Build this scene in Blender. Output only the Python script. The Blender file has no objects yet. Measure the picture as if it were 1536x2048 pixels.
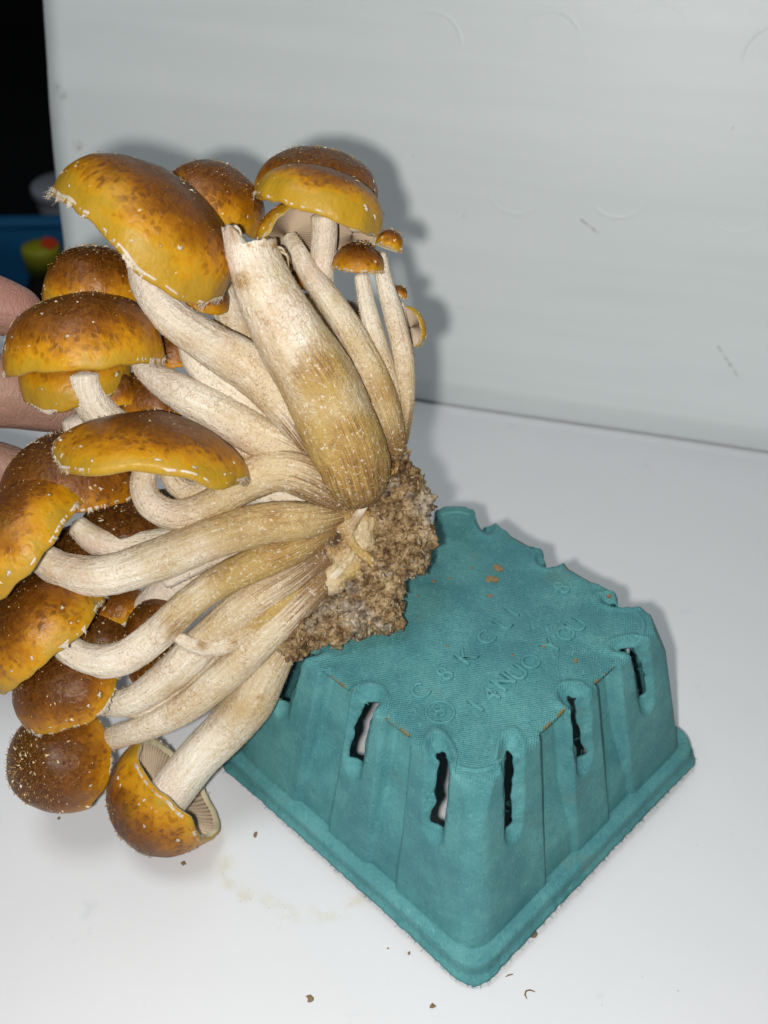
import bpy, bmesh, math, random
import numpy as np
from mathutils import Vector, Matrix, noise

random.seed(7); RNG = np.random.default_rng(7)
scene = bpy.context.scene
COL = scene.collection

# ------------------------------------------------------------------ camera
F = 2200.0                                    # focal length in photo pixels (1536 x 2048)
PITCH, ROLL, CAMH = 0.6867, -0.0163, 0.3555
_cp, _sp = math.cos(PITCH), math.sin(PITCH)
FWD = np.array([0, _cp, -_sp]); _r0 = np.array([1., 0, 0]); _u0 = np.array([0, _sp, _cp])
RGT = math.cos(ROLL) * _r0 + math.sin(ROLL) * _u0
UPV = -math.sin(ROLL) * _r0 + math.cos(ROLL) * _u0
BCK = -FWD
EYE = np.array([0, 0, CAMH])
cam = bpy.data.cameras.new('camera'); camo = bpy.data.objects.new('camera', cam); COL.objects.link(camo)
M = Matrix.Identity(4)
for i in range(3):
    M[i][0] = RGT[i]; M[i][1] = UPV[i]; M[i][2] = BCK[i]; M[i][3] = EYE[i]
camo.matrix_world = M
cam.sensor_fit = 'VERTICAL'; cam.sensor_height = 36.0; cam.lens = F / 2048 * 36.0
cam.clip_start = 0.01; cam.clip_end = 50
cam.dof.use_dof = True; cam.dof.focus_distance = 0.365; cam.dof.aperture_fstop = 13
scene.camera = camo
scene.render.resolution_x = 768; scene.render.resolution_y = 1024

# ------------------------------------------------------------------ world, lamps, exposure
w = bpy.data.worlds.new('World'); scene.world = w; w.use_nodes = True
w.node_tree.nodes['Background'].inputs[0].default_value = (0.80, 0.92, 1.0, 1)
w.node_tree.nodes['Background'].inputs[1].default_value = 0.04
def lamp(name, kind, loc, energy, color, **k):
    l = bpy.data.lights.new(name, kind); l.energy = energy; l.color = color
    for a, b in k.items(): setattr(l, a, b)
    o = bpy.data.objects.new(name, l); COL.objects.link(o); o.location = loc
    return o
# the phone's flash, a couple of centimetres beside the lens
lamp('camera_flash', 'POINT', EYE - 0.021 * RGT - 0.009 * UPV, 5.6, (1.0, 0.98, 0.95), shadow_soft_size=0.006)
# the room's ceiling lamp, soft, behind and above the camera
cl = lamp('ceiling_lamp', 'AREA', (-0.35, 0.15, 1.7), 8.0, (0.90, 0.97, 1.0), shape='DISK', size=0.7)
scene.view_settings.view_transform = 'Standard'; scene.view_settings.look = 'None'
scene.view_settings.exposure = 0.04; scene.view_settings.gamma = 1.0
scene.view_settings.use_curve_mapping = False
scene.render.engine = 'CYCLES'

# ------------------------------------------------------------------ pixel helpers
def ray(x, y): return (x - 768) / F * RGT - (y - 1024) / F * UPV + FWD
def on_z(x, y, z=0.0):
    d = ray(x, y); return EYE + (z - CAMH) / d[2] * d
def zc(y): return 0.385 + (y - 1270) * 4.0e-5           # depth of the held cluster's middle layer
def pxs(y): return zc(y) / F                             # metres per photo pixel there
def P3(x, y, dz=0.0):                                    # dz in photo pixels, + = further away
    Z = zc(y) + dz * pxs(y); return EYE + Z * ray(x, y)

# ------------------------------------------------------------------ object helpers
def tag(o, label=None, cat=None, group=None, kind=None):
    if label: o['label'] = label
    if cat: o['category'] = cat
    if group: o['group'] = group
    if kind: o['kind'] = kind
    return o
def empty(name, loc):
    o = bpy.data.objects.new(name, None); COL.objects.link(o); o.location = loc; o.empty_display_size = 0.01
    return o
def mesh(name, V, Fc, mat, parent=None, smooth=True, attrs=None):
    me = bpy.data.meshes.new(name)
    V = np.asarray(V, dtype=float)
    me.from_pydata(V.tolist(), [], [tuple(f) for f in Fc]); 
    if smooth: me.polygons.foreach_set('use_smooth', [True] * len(me.polygons))
    if attrs:
        for k, a in attrs.items():
            a = np.asarray(a, dtype=np.float32)
            if a.ndim == 1:
                at = me.attributes.new(k, 'FLOAT', 'POINT'); at.data.foreach_set('value', a)
            else:
                at = me.attributes.new(k, 'FLOAT_VECTOR', 'POINT'); at.data.foreach_set('vector', a.ravel())
    me.update()
    o = bpy.data.objects.new(name, me); COL.objects.link(o)
    if mat: me.materials.append(mat)
    if parent:
        o.parent = parent
        o.matrix_parent_inverse = wm(parent).inverted()
    return o
def wm(o):
    m = o.matrix_basis.copy()
    if o.parent: m = wm(o.parent) @ o.matrix_parent_inverse @ m
    return m
def grid_faces(nr, nc, wrap=True, off=0):
    f = []
    for i in range(nr - 1):
        for j in range(nc if wrap else nc - 1):
            a = off + i * nc + j; b = off + i * nc + (j + 1) % nc
            f.append((a, b, b + nc, a + nc))
    return f
def nz(p, s=1.0, o=0): return noise.noise(Vector((p[0] * s + o, p[1] * s + o * .37, p[2] * s - o * .71)))
def box(name, c, sx, sy, sz, mat, parent=None, rotz=0, bev=0.0):
    bm = bmesh.new(); bmesh.ops.create_cube(bm, size=1)
    for v in bm.verts: v.co = Vector((v.co.x * sx, v.co.y * sy, v.co.z * sz))
    if bev: bmesh.ops.bevel(bm, geom=bm.edges[:], offset=bev, segments=3, affect='EDGES', profile=.5)
    bm.transform(Matrix.Translation(Vector(c)) @ Matrix.Rotation(rotz, 4, 'Z'))
    me = bpy.data.meshes.new(name); bm.to_mesh(me); bm.free()
    o = bpy.data.objects.new(name, me); COL.objects.link(o); me.materials.append(mat)
    if parent: o.parent = parent; o.matrix_parent_inverse = wm(parent).inverted()
    return o
def lathe(name, prof, c, mat, parent=None, n=48):
    V = []; 
    for r, z in prof:
        for j in range(n):
            a = 2 * math.pi * j / n; V.append((c[0] + r * math.cos(a), c[1] + r * math.sin(a), c[2] + z))
    return mesh(name, V, grid_faces(len(prof), n), mat, parent)

# ------------------------------------------------------------------ node helpers
class NT:
    def __init__(s, name):
        s.m = bpy.data.materials.new(name); s.m.use_nodes = True; s.t = s.m.node_tree
        s.b = s.t.nodes['Principled BSDF']; s.out = s.t.nodes['Material Output']
    def n(s, kind, **k):
        nd = s.t.nodes.new(kind)
        for a, b in k.items(): setattr(nd, a, b)
        return nd
    def link(s, a, b): s.t.links.new(a, b)
    def put(s, inp, v):
        if hasattr(v, 'is_linked') or isinstance(v, bpy.types.NodeSocket): s.link(v, inp)
        else: inp.default_value = v
    def math(s, op, a, b=None, c=None, clamp=False):
        nd = s.n('ShaderNodeMath', operation=op, use_clamp=clamp)
        for i, v in enumerate((a, b, c)):
            if v is not None: s.put(nd.inputs[i], v)
        return nd.outputs[0]
    def vmath(s, op, a, b=None, out=0):
        nd = s.n('ShaderNodeVectorMath', operation=op); s.put(nd.inputs[0], a)
        if b is not None:
            if op == 'SCALE': s.put(nd.inputs[3], b)
            else: s.put(nd.inputs[1], b)
        return nd.outputs[out]
    def noise(s, vec, scale, detail=3, rough=.55, dist=0.0, col=False):
        nd = s.n('ShaderNodeTexNoise'); s.put(nd.inputs['Vector'], vec)
        nd.inputs['Scale'].default_value = scale; nd.inputs['Detail'].default_value = detail
        nd.inputs['Roughness'].default_value = rough; nd.inputs['Distortion'].default_value = dist
        return nd.outputs[1 if col else 0]
    def voro(s, vec, scale, feature='F1', out='Distance', rnd=1.0):
        nd = s.n('ShaderNodeTexVoronoi', feature=feature); s.put(nd.inputs['Vector'], vec)
        nd.inputs['Scale'].default_value = scale; nd.inputs['Randomness'].default_value = rnd
        return nd.outputs[out]
    def ss(s, v, a, b, lo=0.0, hi=1.0):
        nd = s.n('ShaderNodeMapRange', interpolation_type='SMOOTHSTEP'); s.put(nd.inputs[0], v)
        for i, q in enumerate((a, b, lo, hi)): s.put(nd.inputs[1 + i], q)
        return nd.outputs[0]
    def ramp(s, v, stops, interp='LINEAR'):
        nd = s.n('ShaderNodeValToRGB'); s.put(nd.inputs[0], v); r = nd.color_ramp; r.interpolation = interp
        while len(r.elements) < len(stops): r.elements.new(.5)
        for e, (p, c) in zip(r.elements, stops): e.position = p; e.color = tuple(c) + (1,)
        return nd.outputs[0]
    def mix(s, fac, a, b, mode='MIX'):
        nd = s.n('ShaderNodeMix', data_type='RGBA', blend_type=mode); s.put(nd.inputs[0], fac)
        for i, v in ((6, a), (7, b)):
            s.put(nd.inputs[i], v if not isinstance(v, tuple) or len(v) == 4 else v + (1,))
        return nd.outputs[2]
    def attr(s, name, out='Fac'):
        nd = s.n('ShaderNodeAttribute'); nd.attribute_name = name; return nd.outputs[out]
    def bump(s, h, strength, dist, prev=None):
        nd = s.n('ShaderNodeBump'); nd.inputs['Strength'].default_value = strength
        nd.inputs['Distance'].default_value = dist; s.put(nd.inputs['Height'], h)
        if prev is not None: s.link(prev, nd.inputs['Normal'])
        return nd.outputs[0]
    def pos(s): return s.n('ShaderNodeNewGeometry').outputs['Position']
    def fin(s, col=None, rough=None, normal=None, spec=None, **k):
        if col is not None: s.put(s.b.inputs['Base Color'], col if not isinstance(col, tuple) or len(col) == 4 else col + (1,))
        if rough is not None: s.put(s.b.inputs['Roughness'], rough)
        if normal is not None: s.link(normal, s.b.inputs['Normal'])
        if spec is not None: s.put(s.b.inputs['Specular IOR Level'], spec)
        for a, b in k.items(): s.put(s.b.inputs[a.replace('_', ' ')], b)
        return s.m
    def arc(s, pos, c, rad, wid, d=None, spread=0.0):
        """mask of a ring of radius rad about c, optionally only round direction d"""
        v = s.vmath('SUBTRACT', pos, tuple(c)); L = s.vmath('LENGTH', v, out=1)
        m = s.ss(s.math('ABSOLUTE', s.math('SUBTRACT', L, rad)), 0.0, wid, 1.0, 0.0)
        if d is not None:
            dt = s.vmath('DOT_PRODUCT', s.vmath('NORMALIZE', v), tuple(d), out=1)
            m = s.math('MULTIPLY', m, s.ss(dt, spread, min(1, spread + .35)))
        return m
    def seg(s, pos, a, b, wid):
        a = np.array(a); b = np.array(b); L = np.linalg.norm(b - a); d = (b - a) / L
        v = s.vmath('SUBTRACT', pos, tuple(a)); t = s.math('MINIMUM', s.math('MAXIMUM', s.vmath('DOT_PRODUCT', v, tuple(d), out=1), 0.0), float(L))
        q = s.vmath('LENGTH', s.vmath('SUBTRACT', v, s.vmath('SCALE', tuple(d), t)), out=1)
        return s.ss(q, 0.0, wid, 1.0, 0.0)

# ------------------------------------------------------------------ board geometry (needed by its material)
A1 = on_z(840, 812); A2 = on_z(1536, 918)
BD = (A2 - A1) / np.linalg.norm(A2 - A1); BN = np.array([-BD[1], BD[0], 0.0])       # along board, away from camera
BL = A1 + BD * np.dot(on_z(155, 704) - A1, BD)
LEAN = math.radians(12.5)
BV = np.array([0, 0, 1.]) * math.cos(LEAN) + BN * math.sin(LEAN)
BF = np.cross(BD, BV); BF = BF if BF @ FWD < 0 else -BF
BL0 = BL - BN * (math.tan(LEAN) * .020)
def on_board(x, y):
    d = ray(x, y); t = ((BL0 - EYE) @ BF) / (d @ BF); return EYE + t * d

# ------------------------------------------------------------------ materials
def m_board():
    t = NT('white_board'); p = t.pos()
    p = t.vmath('SUBTRACT', p, t.vmath('SCALE', tuple(BF), t.vmath('DOT_PRODUCT', t.vmath('SUBTRACT', p, tuple(BL0)), tuple(BF), out=1)))
    base = t.mix(t.noise(p, 9, 3), (0.76, 0.805, 0.80), (0.81, 0.845, 0.84))
    band = t.ss(t.noise(t.vmath('MULTIPLY', p, (1.0, 1.0, 12.0)), 4, 3), .3, .7)
    base = t.mix(t.math('MULTIPLY', band, .55), base, (0.71, 0.75, 0.745))
    for a, b in (((1163, 440), (1197, 466)), ((1436, 695), (1474, 752))):
        m = t.seg(p, on_board(*a), on_board(*b), 0.0011)
        base = t.mix(t.math('MULTIPLY', m, t.ss(t.noise(p, 300, 2), .35, .65, .10, .70)), base, (0.30, 0.27, 0.19))
    for q, rr, k in (((158, 292), .005, .5), ((117, 175), .004, .6), ((128, 190), .005, .35), ((928, 432), .001, .5), ((1466, 256), .0012, .5), ((828, 312), .001, .4)):
        v = t.vmath('LENGTH', t.vmath('SUBTRACT', p, tuple(on_board(*q))), out=1)
        m = t.math('MULTIPLY', t.ss(v, 0, rr, 1, 0), t.ss(t.noise(p, 500, 3), .35, .65))
        base = t.mix(t.math('MULTIPLY', m, k), base, (0.2, 0.2, 0.19))
    h = None
    for c, ang, k in (((862, 92), 60, 1.), ((1098, 92), 85, .8), ((1312, 80), 90, .4), ((1552, 122), 130, .7),
                      ((1035, 365), -90, .45), ((1240, 372), -80, .75), ((1480, 400), -90, .4), ((850, 340), -95, .2)):
        a = math.radians(ang); d = BD * math.cos(a) + BV * math.sin(a)
        q = t.arc(p, on_board(*c), 57 * 0.60 / F, .0016, d, .45)
        q = t.math('MULTIPLY', q, k); h = q if h is None else t.math('ADD', h, q)
    nb = t.bump(h, .28, .0008)
    nb = t.bump(t.noise(p, 60, 2), .05, .004, nb)
    return t.fin(base, .42, nb, .3)
def m_table():
    t = NT('white_table'); p = t.pos()
    base = t.mix(t.noise(p, 14, 4), (0.71, 0.715, 0.73), (0.75, 0.75, 0.765))
    c1, c2, c3 = on_z(452, 1700), on_z(633, 1832), on_z(738, 1788)
    (x1, y1), (x2, y2), (x3, y3) = c1[:2], c2[:2], c3[:2]
    Am = np.array([[x2 - x1, y2 - y1], [x3 - x1, y3 - y1]]) * 2
    bm_ = np.array([x2**2 - x1**2 + y2**2 - y1**2, x3**2 - x1**2 + y3**2 - y1**2]); cc = np.linalg.solve(Am, bm_)
    rad = math.hypot(x1 - cc[0], y1 - cc[1]); d = np.array([(c1[0] + c2[0] + c3[0]) / 3 - cc[0], (c1[1] + c2[1] + c3[1]) / 3 - cc[1], 0]); d /= np.linalg.norm(d)
    pd = t.vmath('ADD', p, t.vmath('SCALE', t.vmath('SUBTRACT', t.noise(p, 60, 3, col=True), (.5, .5, .5)), .012))
    ring = t.arc(pd, (cc[0], cc[1], 0.0), rad, .0042, d, .1)
    ring = t.math('MULTIPLY', ring, t.ss(t.noise(p, 120, 4), .38, .62))
    base = t.mix(t.math('MULTIPLY', ring, .42), base, (0.60, 0.54, 0.36))
    spk = t.math('MULTIPLY', t.ss(t.voro(p, 420), .0, .14, 1, 0), t.ss(t.arc(pd, (cc[0], cc[1], 0.0), rad, .005, d, .1), .2, .6))
    base = t.mix(t.math('MULTIPLY', spk, .8), base, (0.25, 0.17, 0.09))
    # scuffs and dust
    dust = t.math('MULTIPLY', t.ss(t.voro(p, 190), .0, .05, 1, 0), t.ss(t.noise(p, 25, 2), .55, .7))
    base = t.mix(t.math('MULTIPLY', dust, .55), base, (0.40, 0.38, 0.38))
    scf = t.ss(t.noise(t.vmath('MULTIPLY', p, (1, 3, 1)), 30, 5, .7), .62, .75)
    base = t.mix(t.math('MULTIPLY', scf, .22), base, (0.6, 0.62, 0.64))
    blu = t.math('MULTIPLY', t.ss(t.noise(p, 40, 4, .7), .64, .70), .16)
    base = t.mix(blu, base, (0.40, 0.46, 0.52))
    d2 = t.math('MULTIPLY', t.ss(t.voro(p, 95), .0, .045, 1, 0), t.ss(t.noise(p, 13, 2), .45, .6))
    base = t.mix(t.math('MULTIPLY', d2, .7), base, (0.22, 0.17, 0.13))
    nb = t.bump(t.noise(p, 300, 3), .06, .0008)
    return t.fin(base, .38, nb, .35)
def m_plain(name, c, rough=.6, spec=.3, var=.12, sc=30, **k):
    t = NT(name); p = t.pos()
    d = tuple(x * (1 - var) for x in c)
    return t.fin(t.mix(t.noise(p, sc, 3), d, c), rough, None, spec, **k)
def m_pulp():
    t = NT('teal_pulp'); p = t.pos(); tc = t.n('ShaderNodeTexCoord').outputs['Object']
    lo, hi = (0.062, 0.228, 0.245), (0.118, 0.350, 0.350)
    c = t.mix(t.ss(t.noise(p, 55, 5, .6), .3, .7), lo, hi)
    c = t.mix(t.ss(t.noise(p, 700, 3, .7), .45, .75, 0, .5), c, (0.035, 0.20, 0.22))
    fib = t.math('MULTIPLY', t.ss(t.noise(t.vmath('MULTIPLY', p, (1, .25, 1)), 1100, 2, .6, 1.5), .60, .72), .5)
    c = t.mix(fib, c, (0.22, 0.52, 0.50))
    spk = t.ss(t.voro(p, 620), .0, .13, 1, 0)
    c = t.mix(t.math('MULTIPLY', spk, t.ss(t.noise(p, 45, 2), .42, .62, .15, .85)), c, (0.012, 0.09, 0.12))
    c = t.mix(t.ss(t.noise(p, 22, 4, .65), .42, .68, 0, .5), c, (0.055, 0.205, 0.235))
    c = t.mix(t.ss(t.noise(p, 300, 4, .7), .55, .72, 0, .35), c, (0.17, 0.40, 0.38))
    c = t.mix(t.math('MULTIPLY', t.ss(t.noise(p, 70, 3), .62, .70), .13), c, (0.20, 0.20, 0.10))
    blot = t.ss(t.noise(p, 18, 2), .58, .78, 0, .35)
    c = t.mix(blot, c, (0.14, 0.32, 0.26))
    dirt = t.attr('dirt')
    c = t.mix(t.math('MULTIPLY', dirt, t.ss(t.noise(p, 260, 3), .3, .6)), c, (0.22, 0.16, 0.05))
    # wire-mesh print of the mould, strongest on the flat bottom
    ang = t.n('ShaderNodeVectorRotate'); ang.rotation_type = 'Z_AXIS'; ang.inputs['Angle'].default_value = math.radians(45 + 12)
    t.link(p, ang.inputs['Vector'])
    sx = t.n('ShaderNodeSeparateXYZ'); t.link(ang.outputs[0], sx.inputs[0])
    k = 2 * math.pi / .00115
    wv = t.math('MULTIPLY', t.math('SINE', t.math('MULTIPLY', sx.outputs[0], k)), t.math('SINE', t.math('MULTIPLY', sx.outputs[1], k)))
    wv = t.math('MULTIPLY', wv, t.attr('weave'))
    nb = t.bump(wv, .7, .00020)
    nb = t.bump(t.noise(p, 900, 4, .75), .8, .0007, nb)
    nb = t.bump(t.noise(p, 130, 4, .6), .3, .0012, nb)
    return t.fin(c, .62, nb, .35)
def m_cap():
    t = NT('cap_skin'); r = t.attr('rr'); tone = t.attr('tone'); p = t.pos(); lc = t.attr('lc', 'Vector')
    n1 = t.noise(p, 60, 4, .62); n2 = t.noise(p, 210, 4, .65)
    v = t.math('ADD', t.math('SUBTRACT', t.math('POWER', r, 1.15), .05), t.math('MULTIPLY', t.math('SUBTRACT', n1, .5), .55))
    v = t.math('ADD', v, t.math('MULTIPLY', t.math('SUBTRACT', n2, .5), .42))
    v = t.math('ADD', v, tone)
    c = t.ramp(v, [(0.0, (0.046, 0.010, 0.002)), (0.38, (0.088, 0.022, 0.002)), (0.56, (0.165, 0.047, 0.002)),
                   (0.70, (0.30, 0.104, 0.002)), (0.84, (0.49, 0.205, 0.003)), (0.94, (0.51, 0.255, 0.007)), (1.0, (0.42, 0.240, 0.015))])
    # brown appressed scale spots, merging into a net towards the top
    pv = t.vmath('ADD', p, t.vmath('SCALE', t.noise(p, 240, 2, col=True), .005))
    vd = t.voro(pv, 360)
    sp = t.math('MULTIPLY', t.ss(vd, .25, .50, 1, 0), t.ss(t.noise(p, 80, 3), .34, .52))
    sp = t.math('MULTIPLY', sp, t.ss(v, 1.10, .66, 0.0, .92))
    c = t.mix(sp, c, t.mix(.7, c, (0.10, 0.026, 0.003)))
    net = t.math('MULTIPLY', t.ss(t.voro(pv, 420, 'DISTANCE_TO_EDGE'), .0, .16, 1, 0), t.ss(v, .75, .35, 0, .26))
    c = t.mix(net, c, t.mix(.6, c, (0.42, 0.16, 0.012)))
    # faint radial streaks
    st = t.noise(t.vmath('MULTIPLY', lc, (14, 14, 2.5)), 3.0, 3, .6)
    c = t.mix(t.ss(st, .35, .75, 0, .16), c, t.mix(.5, c, (0.70, 0.40, 0.03)))
    olive = t.ss(t.noise(p, 32, 2), .56, .72, 0, .4)
    c = t.mix(olive, c, t.mix(.5, c, (0.26, 0.20, 0.012)))
    lip = t.ss(r, 1.02, 1.10)
    c = t.mix(lip, c, (0.66, 0.55, 0.36))
    nb = t.bump(t.noise(p, 420, 4, .65), .40, .0007)
    nb = t.bump(sp, .35, .0005, nb); nb = t.bump(n1, .35, .004, nb)
    return t.fin(c, t.ss(t.noise(p, 120, 2), .3, .7, .36, .52), nb, .34)
def m_gill():
    t = NT('gill_flesh'); e = t.attr('edge'); p = t.pos()
    c = t.mix(e, (0.27, 0.18, 0.11), (0.60, 0.47, 0.33))
    c = t.mix(t.ss(t.noise(p, 120, 3), .4, .7, 0, .4), c, (0.33, 0.24, 0.19))
    return t.fin(c, .75, None, .2)
def m_stalk():
    t = NT('stalk_flesh'); tt = t.attr('tt'); yel = t.attr('yel'); p = t.pos(); sv = t.attr('sv', 'Vector')
    st = t.noise(sv, 2.2, 4, .65); st2 = t.noise(t.vmath('MULTIPLY', sv, (1, 1, .4)), 6.0, 3, .6)
    st3 = t.noise(t.vmath('MULTIPLY', sv, (1, 1, .25)), 12.0, 3, .6)
    c = t.mix(t.ss(st, .3, .7), (0.76, 0.66, 0.49), (0.91, 0.84, 0.72))
    c = t.mix(t.ss(st2, .50, .74, 0, .36), c, (0.60, 0.44, 0.24))
    c = t.mix(t.ss(st3, .54, .68, 0, .24), c, (0.54, 0.38, 0.19))
    c = t.mix(t.ss(t.noise(p, 30, 3), .46, .66, 0, .58), c, (0.52, 0.345, 0.155))
    pk = t.ss(t.noise(p, 40, 3), .48, .66, 0, .55)
    c = t.mix(pk, c, (0.78, 0.62, 0.52))
    c = t.mix(t.ss(t.noise(p, 260, 4, .7), .52, .68, 0, .45), c, (0.90, 0.84, 0.74))
    # yellow-olive ageing towards the base
    yz = t.math('MULTIPLY', t.ss(t.math('ADD', tt, t.math('MULTIPLY', t.math('SUBTRACT', t.noise(p, 45, 3), .5), .7)), .27, .66), yel)
    c = t.mix(yz, c, t.mix(st, (0.36, 0.21, 0.045), (0.60, 0.43, 0.15)))
    br = t.math('MULTIPLY', t.ss(t.noise(p, 70, 4, .65), .56, .70), t.math('MULTIPLY', t.ss(tt, .35, .85), t.math('MULTIPLY', yel, .9)))
    c = t.mix(br, c, (0.23, 0.105, 0.022))
    bru = t.math('MULTIPLY', t.ss(t.math('ADD', t.attr('bruise_shade'), t.math('MULTIPLY', t.math('SUBTRACT', t.noise(t.vmath('ADD', p, t.vmath('SCALE', sv, .002)), 170, 4, .65), .5), .9)), .12, .85), t.ss(st2, .2, .6, .4, .85))
    c = t.mix(bru, c, t.mix(t.ss(st3, .35, .62), (0.16, 0.062, 0.008), (0.50, 0.30, 0.085)))
    c = t.mix(t.ss(t.math('ADD', t.attr('bruise_shade'), t.math('MULTIPLY', t.math('SUBTRACT', t.noise(p, 150, 3), .5), .8)), .85, 1.3, 0, .92), c, (0.055, 0.022, 0.006))  # near-black cores; on the base flesh this paints in the crevice shade
    bb = t.math('MULTIPLY', t.ss(t.math('ADD', tt, t.math('MULTIPLY', t.math('SUBTRACT', st2, .5), .5)), .74, .96), .92)
    c = t.mix(bb, c, t.mix(st3, (0.075, 0.030, 0.008), (0.28, 0.145, 0.045)))
    sc = t.ss(t.voro(t.vmath('ADD', p, t.vmath('SCALE', t.noise(p, 200, 2, col=True), .006)), 430, 'DISTANCE_TO_EDGE'), .0, .09, 1, 0)
    sc = t.math('MULTIPLY', sc, t.math('MULTIPLY', t.ss(t.noise(p, 130, 2), .42, .58), t.math('ADD', t.ss(tt, .12, .45, .08, .50), t.math('MULTIPLY', t.attr('bruise_shade'), .4))))
    c = t.mix(sc, c, (0.36, 0.20, 0.075))
    fl_ = t.ss(t.noise(p, 800, 3, .7), .56, .68, 0, .5)
    c = t.mix(fl_, c, (0.93, 0.88, 0.78))
    dk = t.ss(t.noise(p, 620, 4, .75), .60, .72, 0, .28)
    c = t.mix(dk, c, (0.42, 0.28, 0.15))
    nb = t.bump(st3, .25, .0006); nb = t.bump(st, .4, .0008, nb); nb = t.bump(t.noise(p, 560, 4, .72), .85, .0011, nb); nb = t.bump(t.noise(t.vmath('MULTIPLY', sv, (1, 1, 2.5)), 1.6, 3, .6), .35, .0016, nb)
    return t.fin(c, .62, nb, .25, Subsurface_Weight=0.0)
def m_attrcol(name, rough=.8, spec=.15):
    t = NT(name); k = t.attr('k'); 
    return t, k
def m_fleck():
    t, k = m_attrcol('cap_fleck'); return t.fin(t.ramp(k, [(0, (0.16, 0.07, 0.015)), (.4, (0.45, 0.27, 0.08)), (.7, (0.72, 0.58, 0.34)), (1, (0.82, 0.74, 0.56))]), .75, None, .15)
def m_veil():
    t = NT('veil_white'); p = t.pos(); c = t.mix(t.noise(p, 260, 3), (0.46, 0.36, 0.25), (0.76, 0.69, 0.58))
    return t.fin(c, .85, t.bump(t.noise(p, 900, 3, .7), .6, .0006), .1)
def m_substrate():
    t = NT('substrate'); p = t.pos()
    a = t.noise(p, 85, 5, .7); b = t.noise(p, 330, 4, .7); k = t.attr('k')
    e = t.noise(p, 900, 3, .7)
    c = t.ramp(t.math('ADD', t.math('ADD', t.math('MULTIPLY', a, .42), t.math('MULTIPLY', b, .36)), t.math('MULTIPLY', e, .22)),
               [(.38, (0.028, 0.014, 0.007)), (.45, (0.125, 0.068, 0.028)), (.50, (0.27, 0.172, 0.080)), (.55, (0.43, 0.30, 0.155)), (.62, (0.64, 0.52, 0.34))])
    c = t.mix(t.ss(t.noise(p, 80, 4, .7), .50, .61, 0, .66), c, t.mix(t.ss(b, .35, .65), (0.15, 0.115, 0.085), (0.56, 0.49, 0.39)))
    c = t.mix(t.ss(t.voro(p, 240), .0, .20, 1, 0), c, (0.03, 0.015, 0.010))
    c = t.mix(t.math('MULTIPLY', t.math('GREATER_THAN', k, .02), .75), c, t.ramp(k, [(0.0, (0.06, 0.035, 0.02)), (.35, (0.22, 0.135, 0.06)), (.6, (0.46, 0.33, 0.17)), (.85, (0.62, 0.52, 0.36)), (1.0, (0.66, 0.62, 0.56))]))
    nb = t.bump(t.noise(p, 420, 5, .75), .9, .0014)
    return t.fin(c, .8, nb, .2)
def m_skin():
    t = NT('skin'); p = t.pos()
    c = t.mix(t.noise(p, 60, 4), (0.27, 0.140, 0.102), (0.37, 0.220, 0.160))
    c = t.mix(t.ss(t.noise(p, 22, 2), .5, .7, 0, .5), c, (0.34, 0.14, 0.12))
    wv = t.n('ShaderNodeTexWave'); wv.inputs['Scale'].default_value = 420; wv.inputs['Distortion'].default_value = 5; wv.inputs['Detail'].default_value = 1
    wv.inputs['Detail Scale'].default_value = .25
    t.link(p, wv.inputs['Vector'])
    nb = t.bump(wv.outputs['Fac'], .14, .0002); nb = t.bump(t.noise(p, 700, 4, .7), .5, .0006, nb); nb = t.bump(t.ss(t.voro(t.vmath('MULTIPLY', p, (2.2, .8, .8)), 260, 'DISTANCE_TO_EDGE'), 0, .12), .35, .0004, nb); nb = t.bump(t.noise(p, 110, 3), .3, .002, nb)
    return t.fin(c, .5, nb, .35, Subsurface_Weight=.12, Subsurface_Radius=(.006, .003, .002), Subsurface_Scale=.6)

MB, MT = m_board(), m_table()
M_PULP, M_CAP, M_GILL, M_STALK, M_FLECK, M_VEIL, M_SUB, M_SKIN = m_pulp(), m_cap(), m_gill(), m_stalk(), m_fleck(), m_veil(), m_substrate(), m_skin()
M_DARK = m_plain('dark_room', (0.012, 0.012, 0.014), .9, .1)

# ------------------------------------------------------------------ setting: table, bench, dark wall, backdrop board
def quad_slab(name, corners, thick, mat, kind='structure'):
    V = [tuple(c) for c in corners] + [tuple(np.array(c) - [0, 0, thick]) for c in corners]
    o = mesh(name, V, [(0, 1, 2, 3), (7, 6, 5, 4), (0, 4, 5, 1), (1, 5, 6, 2), (2, 6, 7, 3), (3, 7, 4, 0)], mat, smooth=False)
    tag(o, kind=kind); return o
b0 = BL + BN * .024
tbl = quad_slab('table', [b0 - BD * .35 - BN * .9, b0 + BD * .95 - BN * .9, b0 + BD * .95, b0 - BD * .35], .025, MT)
quad_slab('bench_top', [(-1.6, .62, -.35), (1.6, .62, -.35), (1.6, 2.6, -.35), (-1.6, 2.6, -.35)], .03, M_DARK)
quad_slab('wall', [(-2.4, 2.7, 2.6), (2.4, 2.7, 2.6), (2.4, 2.7, -1.2), (-2.4, 2.7, -1.2)], .001, M_DARK)
bpy.data.objects['wall'].data.clear_geometry()
bpy.data.objects['wall'].data.from_pydata([(-2.4, 2.7, -1.2), (2.4, 2.7, -1.2), (2.4, 2.7, 2.6), (-2.4, 2.7, 2.6), (-2.4, 2.8, -1.2), (2.4, 2.8, -1.2), (2.4, 2.8, 2.6), (-2.4, 2.8, 2.6)], [],
    [(0, 1, 2, 3), (5, 4, 7, 6), (3, 2, 6, 7), (1, 0, 4, 5), (0, 3, 7, 4), (2, 1, 5, 6)])
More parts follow.
